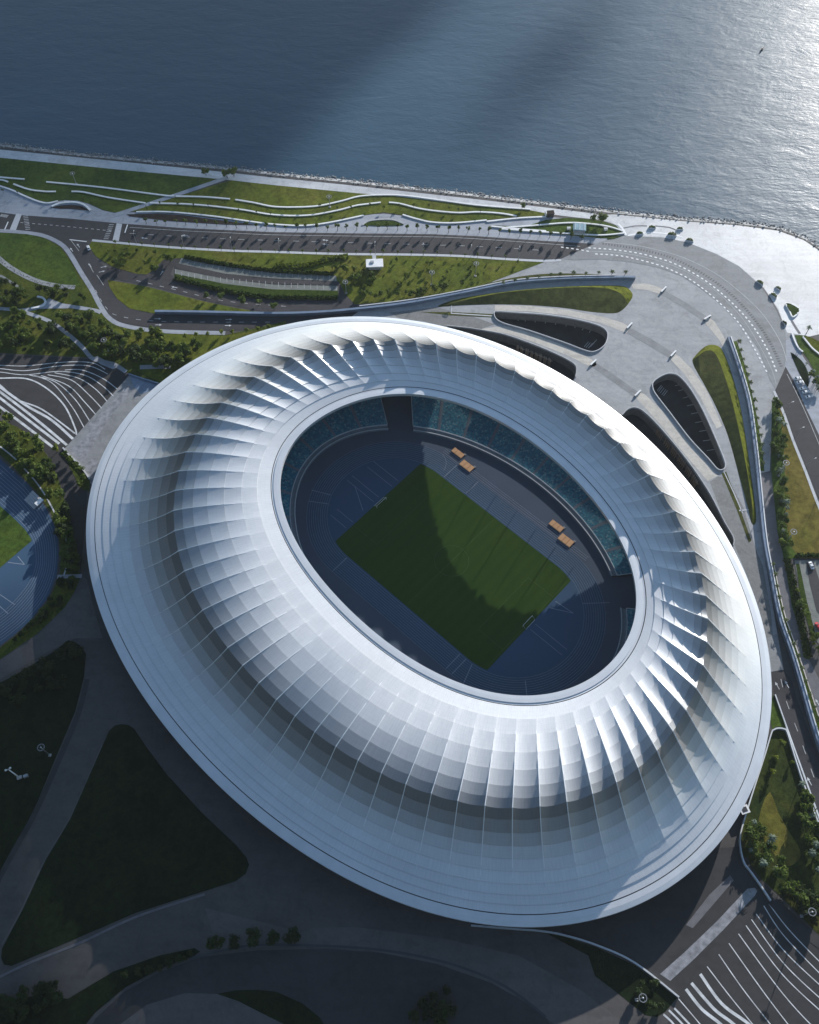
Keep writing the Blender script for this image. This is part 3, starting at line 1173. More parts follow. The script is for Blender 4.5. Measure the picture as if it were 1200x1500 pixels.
def dashes(name, pts, on, off, width, z, mat, cross=False):
    wl = W(pts, 0, 24)
    g = Geo()
    acc, state, seg = 0.0, True, [wl[0]]
    for a, b in zip(wl[:-1], wl[1:]):
        d = (b - a).length
        pos = 0.0
        while d - pos > 1e-6:
            lim = on if state else off
            stp = min(lim - acc, d - pos)
            pos += stp
            acc += stp
            p = a.lerp(b, pos / d)
            if state:
                seg.append(p)
            if acc >= lim - 1e-6:
                if state and len(seg) > 1:
                    g.add(ribbon_geo(seg, width, z))
                state = not state
                acc = 0.0
                seg = [p]
    return struct(g.obj(name, [mat]))


dashes("lane_dashes", [(862, 363), (900, 366), (940, 372), (985, 385), (1027, 407), (1063, 435), (1097, 470), (1122, 508), (1138, 545)], 1.6, 1.7, 0.95, 0.135, M['white'])
dashes("lane_dashes", [(872, 372), (910, 375), (950, 384), (980, 394), (1015, 412), (1050, 440), (1082, 473), (1106, 512), (1126, 550)], 1.6, 1.7, 0.95, 0.135, M['white'])
dashes("lane_dashes", [(883, 357), (912, 361), (945, 367), (987, 379), (1033, 403), (1073, 433), (1107, 470), (1130, 505), (1146, 540)], 0.6, 1.3, 1.9, 0.135, M['tick'])
dashes("lane_dashes", [(822, 362), (850, 366), (866, 369)], 1.6, 1.7, 0.9, 0.135, M['white'])

# walkway bands on the esplanade
BG = M['beige']
sheet("walkway", [(700, 484), (740, 478), (775, 487), (820, 504), (871, 529), (865, 537), (830, 520), (775, 499), (735, 487)], 0.06, BG, 3)
sheet("walkway", [(871, 530), (900, 549), (936, 575), (930, 582), (895, 557), (866, 537)], 0.06, M['greyband'])
sheet("walkway", [(936, 575), (944, 577), (972, 603), (1013, 653), (1052, 697), (1037, 705), (1007, 670), (967, 621), (930, 581)], 0.06, BG, 1)
sheet("walkway", [(725, 447), (775, 448), (833, 454), (883, 464), (913, 473), (923, 480), (918, 488), (880, 473), (830, 462), (775, 456), (725, 455)], 0.06, BG, 1)
sheet("walkway", [(923, 480), (955, 497), (987, 517), (982, 525), (950, 506), (918, 488)], 0.06, M['greyband'])
sheet("walkway", [(987, 517), (996, 523), (1014, 541), (1038, 576), (1061, 632), (1078, 684), (1085, 712), (1094, 745), (1088, 742), (1064, 690), (1047, 640), (1024, 592), (1003, 558), (982, 526)], 0.06, M['granite'], 1)
sheet("walkway", [(987, 517), (996, 523), (1014, 541), (1036, 573), (1058, 624), (1050, 628), (1026, 582), (1003, 548), (982, 526)], 0.075, BG, 1)
sheet("walkway", [(925, 416), (945, 415), (962, 419), (973, 425), (967, 431), (950, 425), (928, 423)], 0.06, BG, 1)
sheet("walkway", [(973, 425), (1005, 443), (1038, 465), (1033, 472), (1000, 450), (967, 431)], 0.06, M['greyband'])
sheet("walkway", [(1038, 465), (1047, 471), (1060, 492), (1068, 515), (1075, 540), (1066, 520), (1053, 497), (1033, 473)], 0.06, BG, 1)
sheet("setts_path", [(1040, 706), (1052, 698), (1066, 700), (1090, 745), (1106, 800), (1118, 830), (1130, 900), (1133, 940), (1132, 958), (1120, 930), (1095, 845), (1073, 790), (1062, 765)], 0.06, M['roughset'], 1)
sheet("setts_path", [(655, 479), (620, 470), (590, 468), (570, 458), (640, 450), (700, 466), (725, 475), (700, 484)], 0.06, M['roughset'], 1)
sheet("setts_path", [(1124, 935), (1139, 928), (1148, 980), (1132, 983)], 0.065, M['greyband'], 1)

# grass mounds on the esplanade: crest close to the bay side


def mound(name, outer, crest, h, mats, sm=4):
    """outer loop at ground level, crest line inside it raised h metres; nearest-crest fan"""
    ow = W(outer, 0, sm, True)
    cw = W(crest, 0, sm)
    vs = [Vector((p.x, p.y, 0.05)) for p in ow]
    n = len(ow)
    L = len(cw)
    vs += [Vector((p.x, p.y, h * (0.55 + 0.45 * sin(pi * (i + 0.5) / L)))) for i, p in enumerate(cw)]
    near = [min(range(L), key=lambda k: (cw[k] - p).length) for p in ow]
    fs, mi = [], []
    for i in range(n):
        j = (i + 1) % n
        a, b = near[i], near[j]
        stp = 1 if b > a else -1
        pa = ow[i]
        # which side of the crest
        k0 = max(0, min(L - 2, a))
        d = cw[k0 + 1] - cw[k0]
        side = 1 if d.cross(pa - cw[k0]).z > 0 else 0  # sunlit and shaded side are painted as two grass colours
        fs.append((i, j, n + b))
        mi.append(side)
        c = a
        while c != b:
            fs.append((i, n + c + stp, n + c) if stp > 0 else (i, n + c + stp, n + c))
            mi.append(side)
            c += stp
    fs = [f if (vs[f[1]] - vs[f[0]]).cross(vs[f[2]] - vs[f[0]]).z > 0 else f[::-1] for f in fs]
    return struct(mesh_obj(name, vs, fs, mats, None, False, mi))


L5 = [(641, 449), (675, 437), (750, 426), (825, 420), (880, 418), (912, 419), (923, 425), (927, 433), (922, 443), (912, 454), (899, 459), (867, 457), (825, 451), (775, 447), (725, 446), (680, 447)]
mound("grass_mound", L5, [(700, 438), (750, 431), (825, 426), (880, 426), (905, 432), (916, 441)], 3.0, [M['olive'], M['brightgrass']])
L6 = [(1015, 532), (1019, 521), (1031, 509), (1042, 505), (1054, 508), (1062, 520), (1073, 550), (1084, 591), (1093, 643), (1099, 684), (1105, 728), (1108, 758), (1106, 768), (1101, 766), (1096, 745), (1083, 697), (1066, 637), (1048, 594), (1031, 562)]
mound("grass_mound", L6, [(1022, 524), (1034, 517), (1047, 523), (1060, 556), (1072, 598), (1084, 650), (1093, 695), (1100, 738)], 3.0, [M['olive'], M['brightgrass']])
sheet("grass_strip", [(1057, 693), (1064, 691), (1083, 742), (1101, 792), (1097, 795), (1080, 748)], 0.1, M['olive'], 1)
sheet("grass_strip", [(615, 457), (660, 457), (722, 460), (722, 465), (660, 462)], 0.1, M['olive'], 1)
ribbon("path", [(662, 443), (661, 459), (690, 461), (722, 463)], 0.8, 0.16, M['kerb'], 1)
ribbon("path", [(1083, 748), (1096, 747), (1105, 742)], 0.8, 0.16, M['kerb'], 1)
ribbon("path", [(1061, 692), (1075, 722), (1088, 752)], 0.5, 0.16, M['kerb'], 1)

# ---- main road along the bay
sheet("sidewalk", [(-60, 250), (-30, 258), (0, 272), (18, 277), (33, 284), (52, 293), (67, 297), (72, 297), (100, 290), (128, 298), (133, 300), (150, 308), (168, 312), (180, 311), (207, 311), (267, 314), (333, 322), (400, 330), (443, 332), (480, 328), (520, 318), (545, 314), (563, 313), (590, 316), (633, 327), (667, 329),
                   (713, 324), (760, 319), (810, 318), (860, 323), (917, 344), (872, 357), (800, 353), (700, 346), (633, 343), (533, 342), (400, 340), (333, 337), (267, 334), (187, 328), (173, 327), (100, 320), (30, 315), (0, 312), (-60, 308)], 0.04, M['apron'])
sheet("main_road", [(-60, 307), (0, 311), (30, 315), (100, 320), (173, 327), (187, 328), (267, 334), (333, 337), (400, 340), (533, 342), (633, 343), (700, 346), (800, 353), (872, 357), (820, 380), (793, 380), (733, 377), (673, 373), (600, 371), (500, 370), (400, 367), (333, 365), (247, 360), (167, 353), (133, 351), (120, 352), (90, 345), (60, 340), (27, 337), (0, 336), (-60, 333)], 0.07, M['asphalt'])
ribbon("sidewalk", [(135, 352), (167, 355), (247, 362), (333, 367), (400, 369), (500, 372), (600, 373), (673, 375), (733, 379), (793, 382), (822, 381)], 1.9, 0.10, M['kerb'])
ribbon("lane_line", [(190, 333), (267, 338), (333, 341), (400, 344), (533, 346), (633, 347), (700, 350), (800, 357), (850, 361)], 0.35, 0.11, M['mark'])
dashes("lane_dashes", [(30, 326), (100, 332), (170, 339)], 2.0, 2.0, 0.5, 0.12, M['mark'])
dashes("lane_dashes", [(190, 342), (333, 350), (533, 356), (700, 361), (810, 368)], 4, 8, 0.35, 0.12, M['mark'])
sheet("crossing", [(24, 313), (32, 314), (23, 338), (14, 337)], 0.10, M['kerb'])
sheet("crossing", [(171, 327), (179, 328), (174, 353), (165, 352)], 0.10, M['kerb'])
for pts in ([(12, 325), (7, 336)], [(187, 329), (183, 341)], [(102, 351), (127, 354)]):
    ribbon("stop_line", pts, 0.7, 0.12, M['white'], 1)
g = Geo()
for k in range(9):
    a = P(34 + k * 0.4, 317 + k * 2.4)
    g.add(ribbon_geo([a, a + Vector((3.2, 0.4, 0))], 0.5, 0.12))
    a = P(167 - k * 1.0, 329 + k * 2.6)
    g.add(ribbon_geo([a - Vector((3.2, 0, 0)), a], 0.5, 0.12))
    a = P(3 + k * 1.2, 313.5 + k * 0.2)
    g.add(ribbon_geo([a, a + Vector((-1.0, -2.4, 0))], 0.4, 0.12))
struct(g.obj("crossing_bars", M['mark']))


def arrow_geo(g, px, py, ang, s=1.0):
    c = P(px, py)
    d = Vector((cos(ang), sin(ang), 0))
    nrm = Vector((-d.y, d.x, 0))
    g.add(ribbon_geo([c - d * 2.2 * s, c + d * 0.8 * s], 0.45 * s, 0.14))
    o = [c + d * 0.8 * s + nrm * 0.9 * s, c + d * 0.8 * s - nrm * 0.9 * s, c + d * 2.6 * s]
    g.add(([Vector((p.x, p.y, 0.14)) for p in o], [(0, 1, 2)]))


g = Geo()
for x, y, a in ((105, 366, 2.2), (115, 360, 2.2), (132, 389, 2.2), (152, 391, 0.3), (149, 398, 0.3), (237, 400, 1.2), (283, 394, 3.0), (256, 421, 2.9), (420, 413, 3.0), (232, 476, 0), (231, 467, 0), (335, 468, 0), (334, 477, 0),
                (1139, 1005, 1.9), (1153, 1003, 1.9), (1186, 1145, 1.9), (1198, 1030, 1.9), (212, 349, 3.0), (477, 352, 3.0), (477, 358, 3.0), (272, 345, 3.0)):
    arrow_geo(g, x, y, a, 0.85)
struct(g.obj("road_arrows", M['stripe']))
# promenade strip between lawn and rocks
prom_top = [(-60, 211), (0, 219), (100, 229), (200, 239), (300, 249), (400, 260), (500, 270), (600, 281), (700, 292), (800, 304), (872, 313), (905, 330)]
prom_bot = [(880, 322), (840, 318), (800, 313), (777, 308), (700, 302), (620, 292), (567, 286), (523, 283), (400, 271), (320, 262), (200, 251), (100, 241), (0, 231), (-60, 224)]
sheet("promenade", prom_top + prom_bot, 0.05, M['beach'])

# lawns between promenade and main road
sheet("lawn", [(-60, 224), (0, 231), (100, 241), (200, 251), (318, 262), (200, 306), (178, 311), (165, 311), (150, 307), (133, 299), (115, 294), (95, 293), (72, 297), (67, 296), (52, 292), (33, 283), (18, 276), (0, 270), (-30, 256), (-60, 249)], 0.11, M['lawngreen'])
sheet("lawn", [(190, 310), (338, 264), (400, 271), (523, 283), (567, 286), (620, 292), (700, 302), (777, 308), (803, 313), (803, 318), (760, 318), (713, 322), (667, 327), (633, 326), (590, 315), (563, 311), (533, 315), (480, 327), (443, 331), (400, 328), (333, 321), (267, 313), (207, 310)], 0.11, M['lawn'])
ribbon("diagonal_path", [(168, 315), (190, 308), (260, 285), (322, 264), (334, 260)], 3.4, 0.15, M['apron'], 3)
sheet("planting_bed", [(185, 314), (230, 313), (267, 315), (333, 324), (378, 330), (330, 329), (250, 324), (190, 317)], 0.16, M['soil'], 1)
sheet("lawn", [(74, 304), (90, 301), (105, 300), (120, 302), (132, 309), (105, 306), (88, 306)], 0.2, M['soil'], 1)
SW1 = "curved white seat wall, "
segs = [([(-40, 255), (0, 260), (36, 263)], "short western piece of the upper wall on the shaded lawn"),
        ([(68, 267), (150, 275), (243, 287), (254, 286)], "long upper piece across the shaded lawn west of the diagonal path"),
        ([(-20, 263), (2, 264), (12, 267)], "tiny stub beside the grey walk at the photo's western edge"),
        ([(20, 270), (43, 278), (67, 281), (82, 281)], "dashed start of the middle wall on the shaded lawn"),
        ([(105, 281), (123, 282), (160, 290), (213, 298)], "middle piece that ends at the foot of the diagonal path"),
        ([(258, 288), (300, 289), (337, 292)], "upper piece just east of the diagonal path"),
        ([(345, 293), (370, 297), (400, 303), (433, 304), (467, 302), (500, 295), (527, 288), (560, 286), (593, 287), (640, 293), (700, 301), (777, 307)], "longest upper wave beside the promenade"),
        ([(220, 298), (283, 300), (350, 307), (400, 315), (450, 316), (493, 309), (520, 302), (533, 300), (558, 297)], "middle wave running to the bulge of the sidewalk"),
        ([(570, 297), (587, 299), (620, 307), (667, 312), (700, 311), (733, 313), (757, 317)], "middle wave east of the sidewalk bulge"),
        ([(200, 311), (247, 311), (310, 317), (367, 325), (400, 329), (443, 331), (480, 327), (533, 316)], "lowest wave along the dark planting bed"),
        ([(590, 315), (610, 321), (633, 326), (667, 327), (713, 323)], "lowest wave east of the sidewalk bulge"),
        ([(713, 325), (760, 320), (800, 318)], "straight piece leading to the eastern tip of the lawn"),
        ([(720, 332), (760, 336), (800, 339)], "thin piece at the kerb before the eastern lens garden"),
        ([(0, 273), (18, 279), (33, 286), (55, 295), (70, 298), (85, 295)], "edge wall of the grey walk at the western bend")]
for pts, lab in segs:
    wall("seat_wall", pts, 1.1, 0.1, 0.65, M['white'], SW1 + lab, "seat wall", "white seat walls on the bayside lawns", 6)
wall("seat_wall", [(76, 303), (90, 298), (110, 297), (124, 301), (133, 309)], 1.4, 0.1, 0.8, M['white'], "arched white seat wall over the little planted island on the western sidewalk", "seat wall", None, 5)
wall("seat_wall", [(531, 330), (540, 324), (555, 322), (575, 322), (592, 328)], 1.2, 0.05, 0.5, M['concrete'], "low kerb wall round the lens-shaped bed in the sidewalk bulge", "seat wall", None, 5)
sheet("planting_bed", [(531, 330), (542, 325), (560, 323), (578, 324), (592, 330), (575, 331), (550, 331)], 0.3, M['hedge'], 1)

# lens garden at the eastern end
sheet("lawn", [(800, 322), (830, 319), (850, 320), (883, 324), (903, 331), (913, 342), (895, 349), (880, 349), (850, 346), (790, 341), (760, 335)], 0.12, M['lawngreen'], 1)
sheet("lawn", [(720, 330), (745, 331), (800, 338), (800, 342), (745, 336)], 0.12, M['hedge'], 1)
wall("seat_wall", [(740, 334), (780, 331), (830, 327), (860, 328), (890, 332), (913, 339)], 1.0, 0.1, 0.7, M['white'], "white wall forming the upper edge of the eastern lens garden", "seat wall", None, 6)
wall("seat_wall", [(735, 336), (790, 340), (840, 343), (880, 345), (915, 342)], 1.0, 0.1, 0.7, M['white'], "white wall forming the lower edge of the eastern lens garden", "seat wall", None, 6)
sheet("planting_bed", [(888, 346), (905, 346), (916, 344), (900, 350), (890, 351)], 0.2, M['hedge'], 1)
ribbon("path", [(905, 328), (912, 335), (917, 345)], 1.6, 0.2, M['white'], 2)
ribbon("path", [(910, 335), (930, 331), (948, 331)], 1.0, 0.1, M['purplepave'], 2)
ribbon("path", [(960, 331), (980, 333), (990, 337)], 1.0, 0.1, M['purplepave'], 2)
ribbon("path", [(920, 345), (945, 341), (975, 342), (1000, 347)], 1.2, 0.1, M['white'], 3)
ribbon("path", [(1117, 421), (1130, 440), (1140, 458), (1148, 478)], 1.2, 0.1, M['purplepave'], 3)
ribbon("path", [(1160, 470), (1166, 480), (1172, 489)], 1.6, 0.1, M['purplepave'], 3)

# lawn between main road and service road
sheet("lawn", [(134, 354), (167, 357), (247, 364), (333, 369), (400, 371), (500, 374), (600, 375), (673, 377), (733, 381), (790, 384), (797, 384), (720, 413), (690, 423), (640, 434), (600, 440), (520, 446), (505, 430), (498, 415), (300, 380), (262, 378), (240, 380), (225, 395), (215, 402), (200, 401), (165, 391), (140, 375), (130, 360)], 0.12, M['lawn'])
sheet("service_road", [(133, 387), (160, 392), (190, 399), (217, 404), (232, 395), (238, 382), (250, 376), (270, 380), (255, 388), (250, 402), (262, 412), (300, 424), (400, 437), (490, 440), (497, 428), (497, 412), (512, 412), (512, 428), (525, 441), (600, 437), (720, 412), (722, 415), (633, 435), (560, 449), (513, 455), (470, 460), (400, 459), (345, 449), (300, 440), (217, 418), (160, 407), (140, 400)], 0.08, M['asphalt'])
sheet("lawn", [(158, 410), (215, 420), (300, 442), (345, 451), (395, 460), (300, 460), (225, 459), (190, 452), (172, 438), (160, 420)], 0.13, M['lawn'])
sheet("parking_lot", [(266, 378), (300, 386), (400, 400), (492, 404), (494, 412), (400, 408), (330, 401), (262, 386)], 0.15, M['lot'])
sheet("parking_aisle", [(256, 387), (262, 386), (330, 401), (400, 409), (492, 412), (497, 412), (497, 418), (400, 416), (330, 409), (256, 393)], 0.16, M['asphalt'])
sheet("parking_lot", [(256, 394), (330, 409), (400, 417), (495, 419), (494, 432), (400, 431), (330, 424), (258, 406)], 0.15, M['lot'])
sheet("parking_grass", [(256, 401), (330, 416), (400, 424), (495, 426), (496, 436), (400, 437), (330, 430), (256, 410)], 0.18, M['hedge'])
g = Geo()
for i in range(26):
    q = i / 25
    a, b = P(268 + 224 * q, 379 + 25 * (q ** 0.6)), P(265 + 227 * q, 386 + 26 * (q ** 0.75))
    g.add(ribbon_geo([a, b], 0.25, 0.2))
    a, b = P(257 + 236 * q, 395 + 24 * (q ** 0.6)), P(257 + 236 * q, 401 + 25 * (q ** 0.6))
    g.add(ribbon_geo([a, b], 0.25, 0.2))
struct(g.obj("bay_lines", M['mark']))


def hedge(pts, width, h, label, mat='hedge', sm=6, group=None):
    """clipped but uneven hedge: a strip of leafy clumps on a core"""
    wl = W(pts, 0, sm)
    o = empty("hedge", wl[0], label, "hedge", group)
    rnd = random.Random(len(label) * 31 + int(pts[0][0]))
    vs, fs = [], []
    L = sum((b - a).length for a, b in zip(wl[:-1], wl[1:]))
    n = int(min(2600, L * width * 5))
    acc = [0.0]
    for a, b in zip(wl[:-1], wl[1:]):
        acc.append(acc[-1] + (b - a).length)
    for k in range(n):
        d = rnd.random() * L
        i = max(j for j in range(len(acc)) if acc[j] <= d)
        i = min(i, len(wl) - 2)
        a, b = wl[i], wl[i + 1]
        q = (d - acc[i]) / max(1e-6, acc[i + 1] - acc[i])
        t = (b - a).normalized()
        off = rnd.uniform(-0.5, 0.5) * width
        c = a.lerp(b, q) + Vector((-t.y * off, t.x * off, 0)) - wl[0]
        c.z = h * (0.3 + 0.75 * rnd.random() * (1 - abs(off / width)))
        r = rnd.uniform(0.35, 0.8)
        u = Vector((rnd.gauss(0, 1), rnd.gauss(0, 1), rnd.gauss(0, 1))).normalized()
        v = u.orthogonal().normalized()
        w2 = u.cross(v)
        m = len(vs)
        vs += [c + v * r, c + w2 * r * 0.8, c - v * r, c - w2 * r * 0.8]
        fs.append((m, m + 1, m + 2, m + 3))
    mesh_obj("foliage", vs, fs, M[mat], o)
    wv, wf = wall_geo([p - wl[0] for p in wl], width * 0.6, 0.0, h * 0.55)
    mesh_obj("stems", wv, wf, M['hedge'], o)
    return o


hedge([(270, 377), (330, 388), (400, 397), (490, 402)], 3.0, 1.6, "dark clipped hedge along the upper side of the curved car park")
hedge([(256, 408), (330, 427), (400, 436), (494, 437)], 3.4, 1.5, "long green hedge between the curved car park and the service road")
hedge([(404, 389), (430, 391), (452, 389), (480, 381), (510, 376)], 4.5, 1.8, "lime-yellow shrub band sweeping across the lawn above the car park", 'leaflime')
hedge([(1165, 815), (1182, 814), (1204, 815)], 2.6, 1.6, "short green hedge closing the top of the eastern car park")
hedge([(1152, 818), (1160, 850), (1168, 890), (1178, 935), (1184, 965)], 4.0, 1.4, "green hedge strip between the mauve promenade and the eastern car park")

# side road from the main road to the tunnel
sheet("side_road", [(53, 341), (77, 343), (100, 345), (120, 352), (131, 358), (134, 372), (150, 387), (160, 405), (158, 413), (167, 433), (187, 450), (213, 458), (300, 461), (400, 462), (470, 459), (527, 455), (500, 475), (400, 483), (300, 485), (237, 482), (185, 474), (165, 468), (150, 452), (128, 410), (110, 374), (90, 352), (70, 346)], 0.075, M['asphalt'])
ribbon("sidewalk", [(-40, 337), (0, 338), (40, 341), (66, 346), (90, 358), (103, 373), (118, 398), (135, 425), (147, 448), (160, 466), (182, 477), (235, 485), (330, 488)], 3.0, 0.12, M['apron'])
for pts in ([(130, 386), (137, 399)], [(142, 403), (152, 418)], [(104, 352), (116, 368)]):
    ribbon("lane_line", pts, 0.35, 0.13, M['mark'], 1)
dashes("lane_dashes", [(140, 425), (155, 450), (175, 463), (240, 471), (400, 472)], 3, 5, 0.35, 0.13, M['mark'])
dashes("lane_dashes", [(200, 411), (260, 425), (330, 441), (420, 449)], 3, 5, 0.35, 0.13, M['mark'])
wall("retaining_wall", [(228, 459), (300, 460), (400, 462), (470, 460), (527, 455), (600, 446), (675, 432), (750, 417), (825, 411), (900, 409), (930, 409)], 1.6, 0.0, 2.4, M['bluewall'],
     "long blue-grey retaining wall north of the stadium, from the tunnel road to the esplanade", "wall")
wall("wall_coping", [(527, 452), (600, 443), (675, 429.5), (750, 414.5), (825, 408.8), (900, 407)], 0.7, 0.0, 2.7, M['kerb'],
     "thin pale coping strip along the bay side of the blue-grey wall", "coping")
wall("retaining_wall", [(1066, 497), (1080, 538), (1095, 591), (1104, 655), (1109, 702), (1118, 790), (1127, 840), (1140, 905), (1161, 967), (1188, 1060), (1206, 1115)], 1.5, 0.0, 2.6, M['bluewall'],
     "long blue-grey retaining wall east of the stadium, beside the row of palms", "wall")
wall("wall_coping", [(1069, 497), (1083, 538), (1098, 591), (1107, 655), (1112, 702), (1121, 790), (1130, 840), (1143, 905), (1164, 967), (1191, 1060), (1209, 1115)], 0.6, 0.0, 2.9, M['rail'],
     "thin pale rail along the outer side of the eastern wall", "coping")
ribbon("planting_bed", [(700, 421), (750, 409), (800, 403), (860, 403), (925, 407)], 2.0, 0.2, M['olive'])
ribbon("planting_bed", [(1076, 500), (1089, 540), (1103, 600), (1112, 655), (1116, 690)], 3.0, 0.2, M['lawngreen'])

# east side: mauve promenade, planting strip, road, lawns, car park
sheet("east_promenade", [(1112, 694), (1131, 692), (1139, 780), (1149, 820), (1160, 887), (1176, 927), (1184, 964), (1203, 1000), (1230, 1040), (1230, 1140), (1206, 1112), (1188, 1058), (1161, 965), (1141, 903), (1128, 838), (1119, 788)], 0.05, M['purplepave'])
ribbon("planting_bed", [(1130, 828), (1137, 868), (1147, 910), (1163, 955), (1178, 1001), (1191, 1041), (1203, 1080)], 3.2, 0.18, M['hedge'])
ribbon("kerb", [(1134, 828), (1142, 868), (1152, 908), (1168, 953), (1183, 999), (1196, 1039), (1208, 1078)], 0.5, 0.3, M['beige'])
sheet("east_road", [(1130, 984), (1148, 981), (1161, 1000), (1166, 1020), (1187, 1076), (1215, 1150), (1225, 1250), (1200, 1208), (1173, 1133), (1151, 1065), (1135, 1020)], 0.06, M['asphalt'])
dashes("lane_dashes", [(1144, 995), (1153, 1030), (1170, 1075), (1184, 1115), (1200, 1160)], 4.2, 7, 0.35, 0.12, M['mark'])
sheet("lawn", [(1131, 588), (1142, 588), (1159, 637), (1185, 705), (1215, 780), (1215, 818), (1165, 818), (1150, 815), (1139, 772), (1130, 692), (1130, 643)], 0.1, M['lawndry'])
sheet("lawn", [(1131, 588), (1139, 588), (1147, 640), (1150, 700), (1150, 760), (1158, 800), (1170, 815), (1152, 822), (1166, 890), (1182, 940), (1187, 962), (1184, 964), (1160, 887), (1149, 820), (1139, 780), (1130, 692)], 0.13, M['lawngreen'])
sheet("parking_lot", [(1164, 821), (1215, 821), (1215, 960), (1192, 935), (1180, 900), (1172, 865)], 0.14, M['lot'])
sheet("parking_aisle", [(1181, 824), (1192, 824), (1200, 850), (1215, 880), (1215, 920), (1196, 895), (1186, 855)], 0.17, M['asphalt'])
sheet("parking_grass", [(1166, 826), (1171, 826), (1182, 880), (1195, 930), (1188, 930), (1173, 875)], 0.17, M['hedge'])
sheet("east_road", [(1151, 537), (1162, 557), (1181, 599), (1215, 670), (1215, 770), (1200, 731), (1165, 646), (1136, 571)], 0.1, M['asphalt'])
ribbon("sidewalk", [(1134, 573), (1148, 605), (1162, 645), (1180, 690), (1197, 735), (1215, 778)], 1.6, 0.14, M['kerb'])
ribbon("lane_line", [(1153, 548), (1168, 578), (1187, 620), (1212, 680)], 0.35, 0.14, M['mark'])
sheet("sidewalk", [(1150, 500), (1163, 491), (1175, 520), (1192, 545), (1215, 590), (1215, 668), (1181, 598), (1162, 556), (1150, 536)], 0.05, M['apron'])
sheet("lawn", [(1158, 516), (1170, 524), (1178, 533), (1184, 546), (1185, 560), (1183, 567), (1173, 551), (1165, 534)], 0.12, M['lawndark'], 2)
sheet("lawn", [(1164, 491), (1175, 491), (1188, 495), (1215, 510), (1215, 585), (1200, 566), (1194, 545), (1184, 526), (1173, 512)], 0.12, M['lawngreen'], 1)
sheet("lawn", [(1178, 491), (1190, 495), (1215, 508), (1215, 525), (1198, 516), (1186, 505)], 0.15, M['brightgrass'], 1)
wall("seat_wall", [(1160, 489), (1164, 500), (1170, 511), (1176, 516)], 0.9, 0.1, 0.8, M['white'], "short white wall on the bay road side of the far eastern lawn", "seat wall", None, 4)
wall("seat_wall", [(1176, 494), (1184, 504), (1190, 511), (1202, 521)], 0.9, 0.1, 0.8, M['white'], "short white wall across the middle of the far eastern lawn", "seat wall", None, 4)

# triangular park south-east
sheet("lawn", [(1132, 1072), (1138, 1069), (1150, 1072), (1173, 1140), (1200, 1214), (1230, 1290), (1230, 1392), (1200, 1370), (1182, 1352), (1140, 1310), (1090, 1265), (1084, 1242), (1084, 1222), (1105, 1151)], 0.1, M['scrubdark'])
sheet("lawn", [(1128, 1160), (1140, 1190), (1160, 1225), (1172, 1245), (1170, 1260), (1150, 1270), (1130, 1245), (1112, 1215), (1115, 1185)], 0.14, M['lawndry'], 2)
sheet("lawn", [(1132, 1018), (1138, 1030), (1152, 1066), (1138, 1064), (1131, 1068), (1128, 1050)], 0.1, M['lawngreen'])
wall("park_wall", [(1128, 1320), (1116, 1302), (1105, 1286), (1096, 1274), (1089, 1264), (1084, 1244), (1084, 1222), (1094, 1186), (1105, 1151), (1119, 1108), (1129, 1075), (1133, 1070), (1139, 1068), (1147, 1069), (1152, 1074), (1162, 1106), (1173, 1140), (1186, 1176), (1203, 1220)], 0.6, 0.0, 1.6, M['rail'],
     "pale curved wall round the tip of the triangular park, ending at the dark ramp", "wall", None, 6)
wall("road_kerb", [(1135, 1018), (1151, 1063), (1166, 1105), (1184, 1155), (1208, 1222)], 0.6, 0.0, 0.9, M['rail'], "pale kerb wall along the western side of the eastern road", "kerb", None, 6)
ribbon("path", [(1087, 1258), (1097, 1277), (1112, 1296), (1140, 1328), (1175, 1360), (1210, 1388)], 5.0, 0.13, M['asphalt2'])

# south-east ramp with fanned stripes
sheet("ramp_plaza", [(1084, 1240), (1105, 1286), (1128, 1322), (1220, 1398), (1220, 1540), (960, 1540), (994, 1462), (930, 1411), (874, 1385), (825, 1370), (800, 1300), (960, 1250)], 0.03, M['asphalt2'])
sheet("pale_strip", [(967, 1427), (1003, 1395), (1050, 1350), (1095, 1302), (1112, 1300), (1106, 1312), (1060, 1362), (1015, 1407), (982, 1437)], 0.06, M['wetsheen'], 1)
sheet("pale_strip", [(1005, 1355), (1040, 1310), (1070, 1282), (1075, 1290), (1045, 1325), (1015, 1360)], 0.06, M['purplepave'], 1)
thin = [[(1125, 1322), (1155, 1361), (1200, 1408), (1225, 1430)], [(1119, 1327), (1147, 1369), (1200, 1425), (1225, 1447)], [(1108, 1339), (1147, 1391), (1200, 1442), (1225, 1462)], [(1101, 1347), (1147, 1410), (1200, 1461), (1225, 1480)],
        [(1093, 1356), (1144, 1425), (1200, 1479), (1225, 1498)], [(1082, 1368), (1140, 1447), (1181, 1494), (1205, 1515)], [(1068, 1382), (1117, 1451), (1151, 1496), (1170, 1520)], [(1053, 1398), (1087, 1447), (1125, 1496), (1145, 1520)],
        [(1036, 1416), (1069, 1459), (1099, 1496), (1118, 1520)], [(994, 1463), (1022, 1496), (1040, 1518)]]
g = Geo()
for pts in thin:
    g.add(ribbon_geo(W(pts, 0, 6), 0.42, 0.07))
for pts in ([(1026, 1427), (1057, 1470), (1093, 1497), (1110, 1512)], [(1013, 1440), (1046, 1478), (1072, 1498), (1090, 1515)], [(1005, 1449), (1028, 1478), (1053, 1498), (1070, 1514)], [(988, 1477), (1006, 1496), (1020, 1512)], [(980, 1480), (996, 1496), (1008, 1510)], [(972, 1486), (984, 1497), (996, 1512)]):
    g.add(ribbon_geo(W(pts, 0, 6), 1.3 if pts[0][0] > 1000 else 0.8, 0.07))
struct(g.obj("plaza_stripes", M['stripe']))
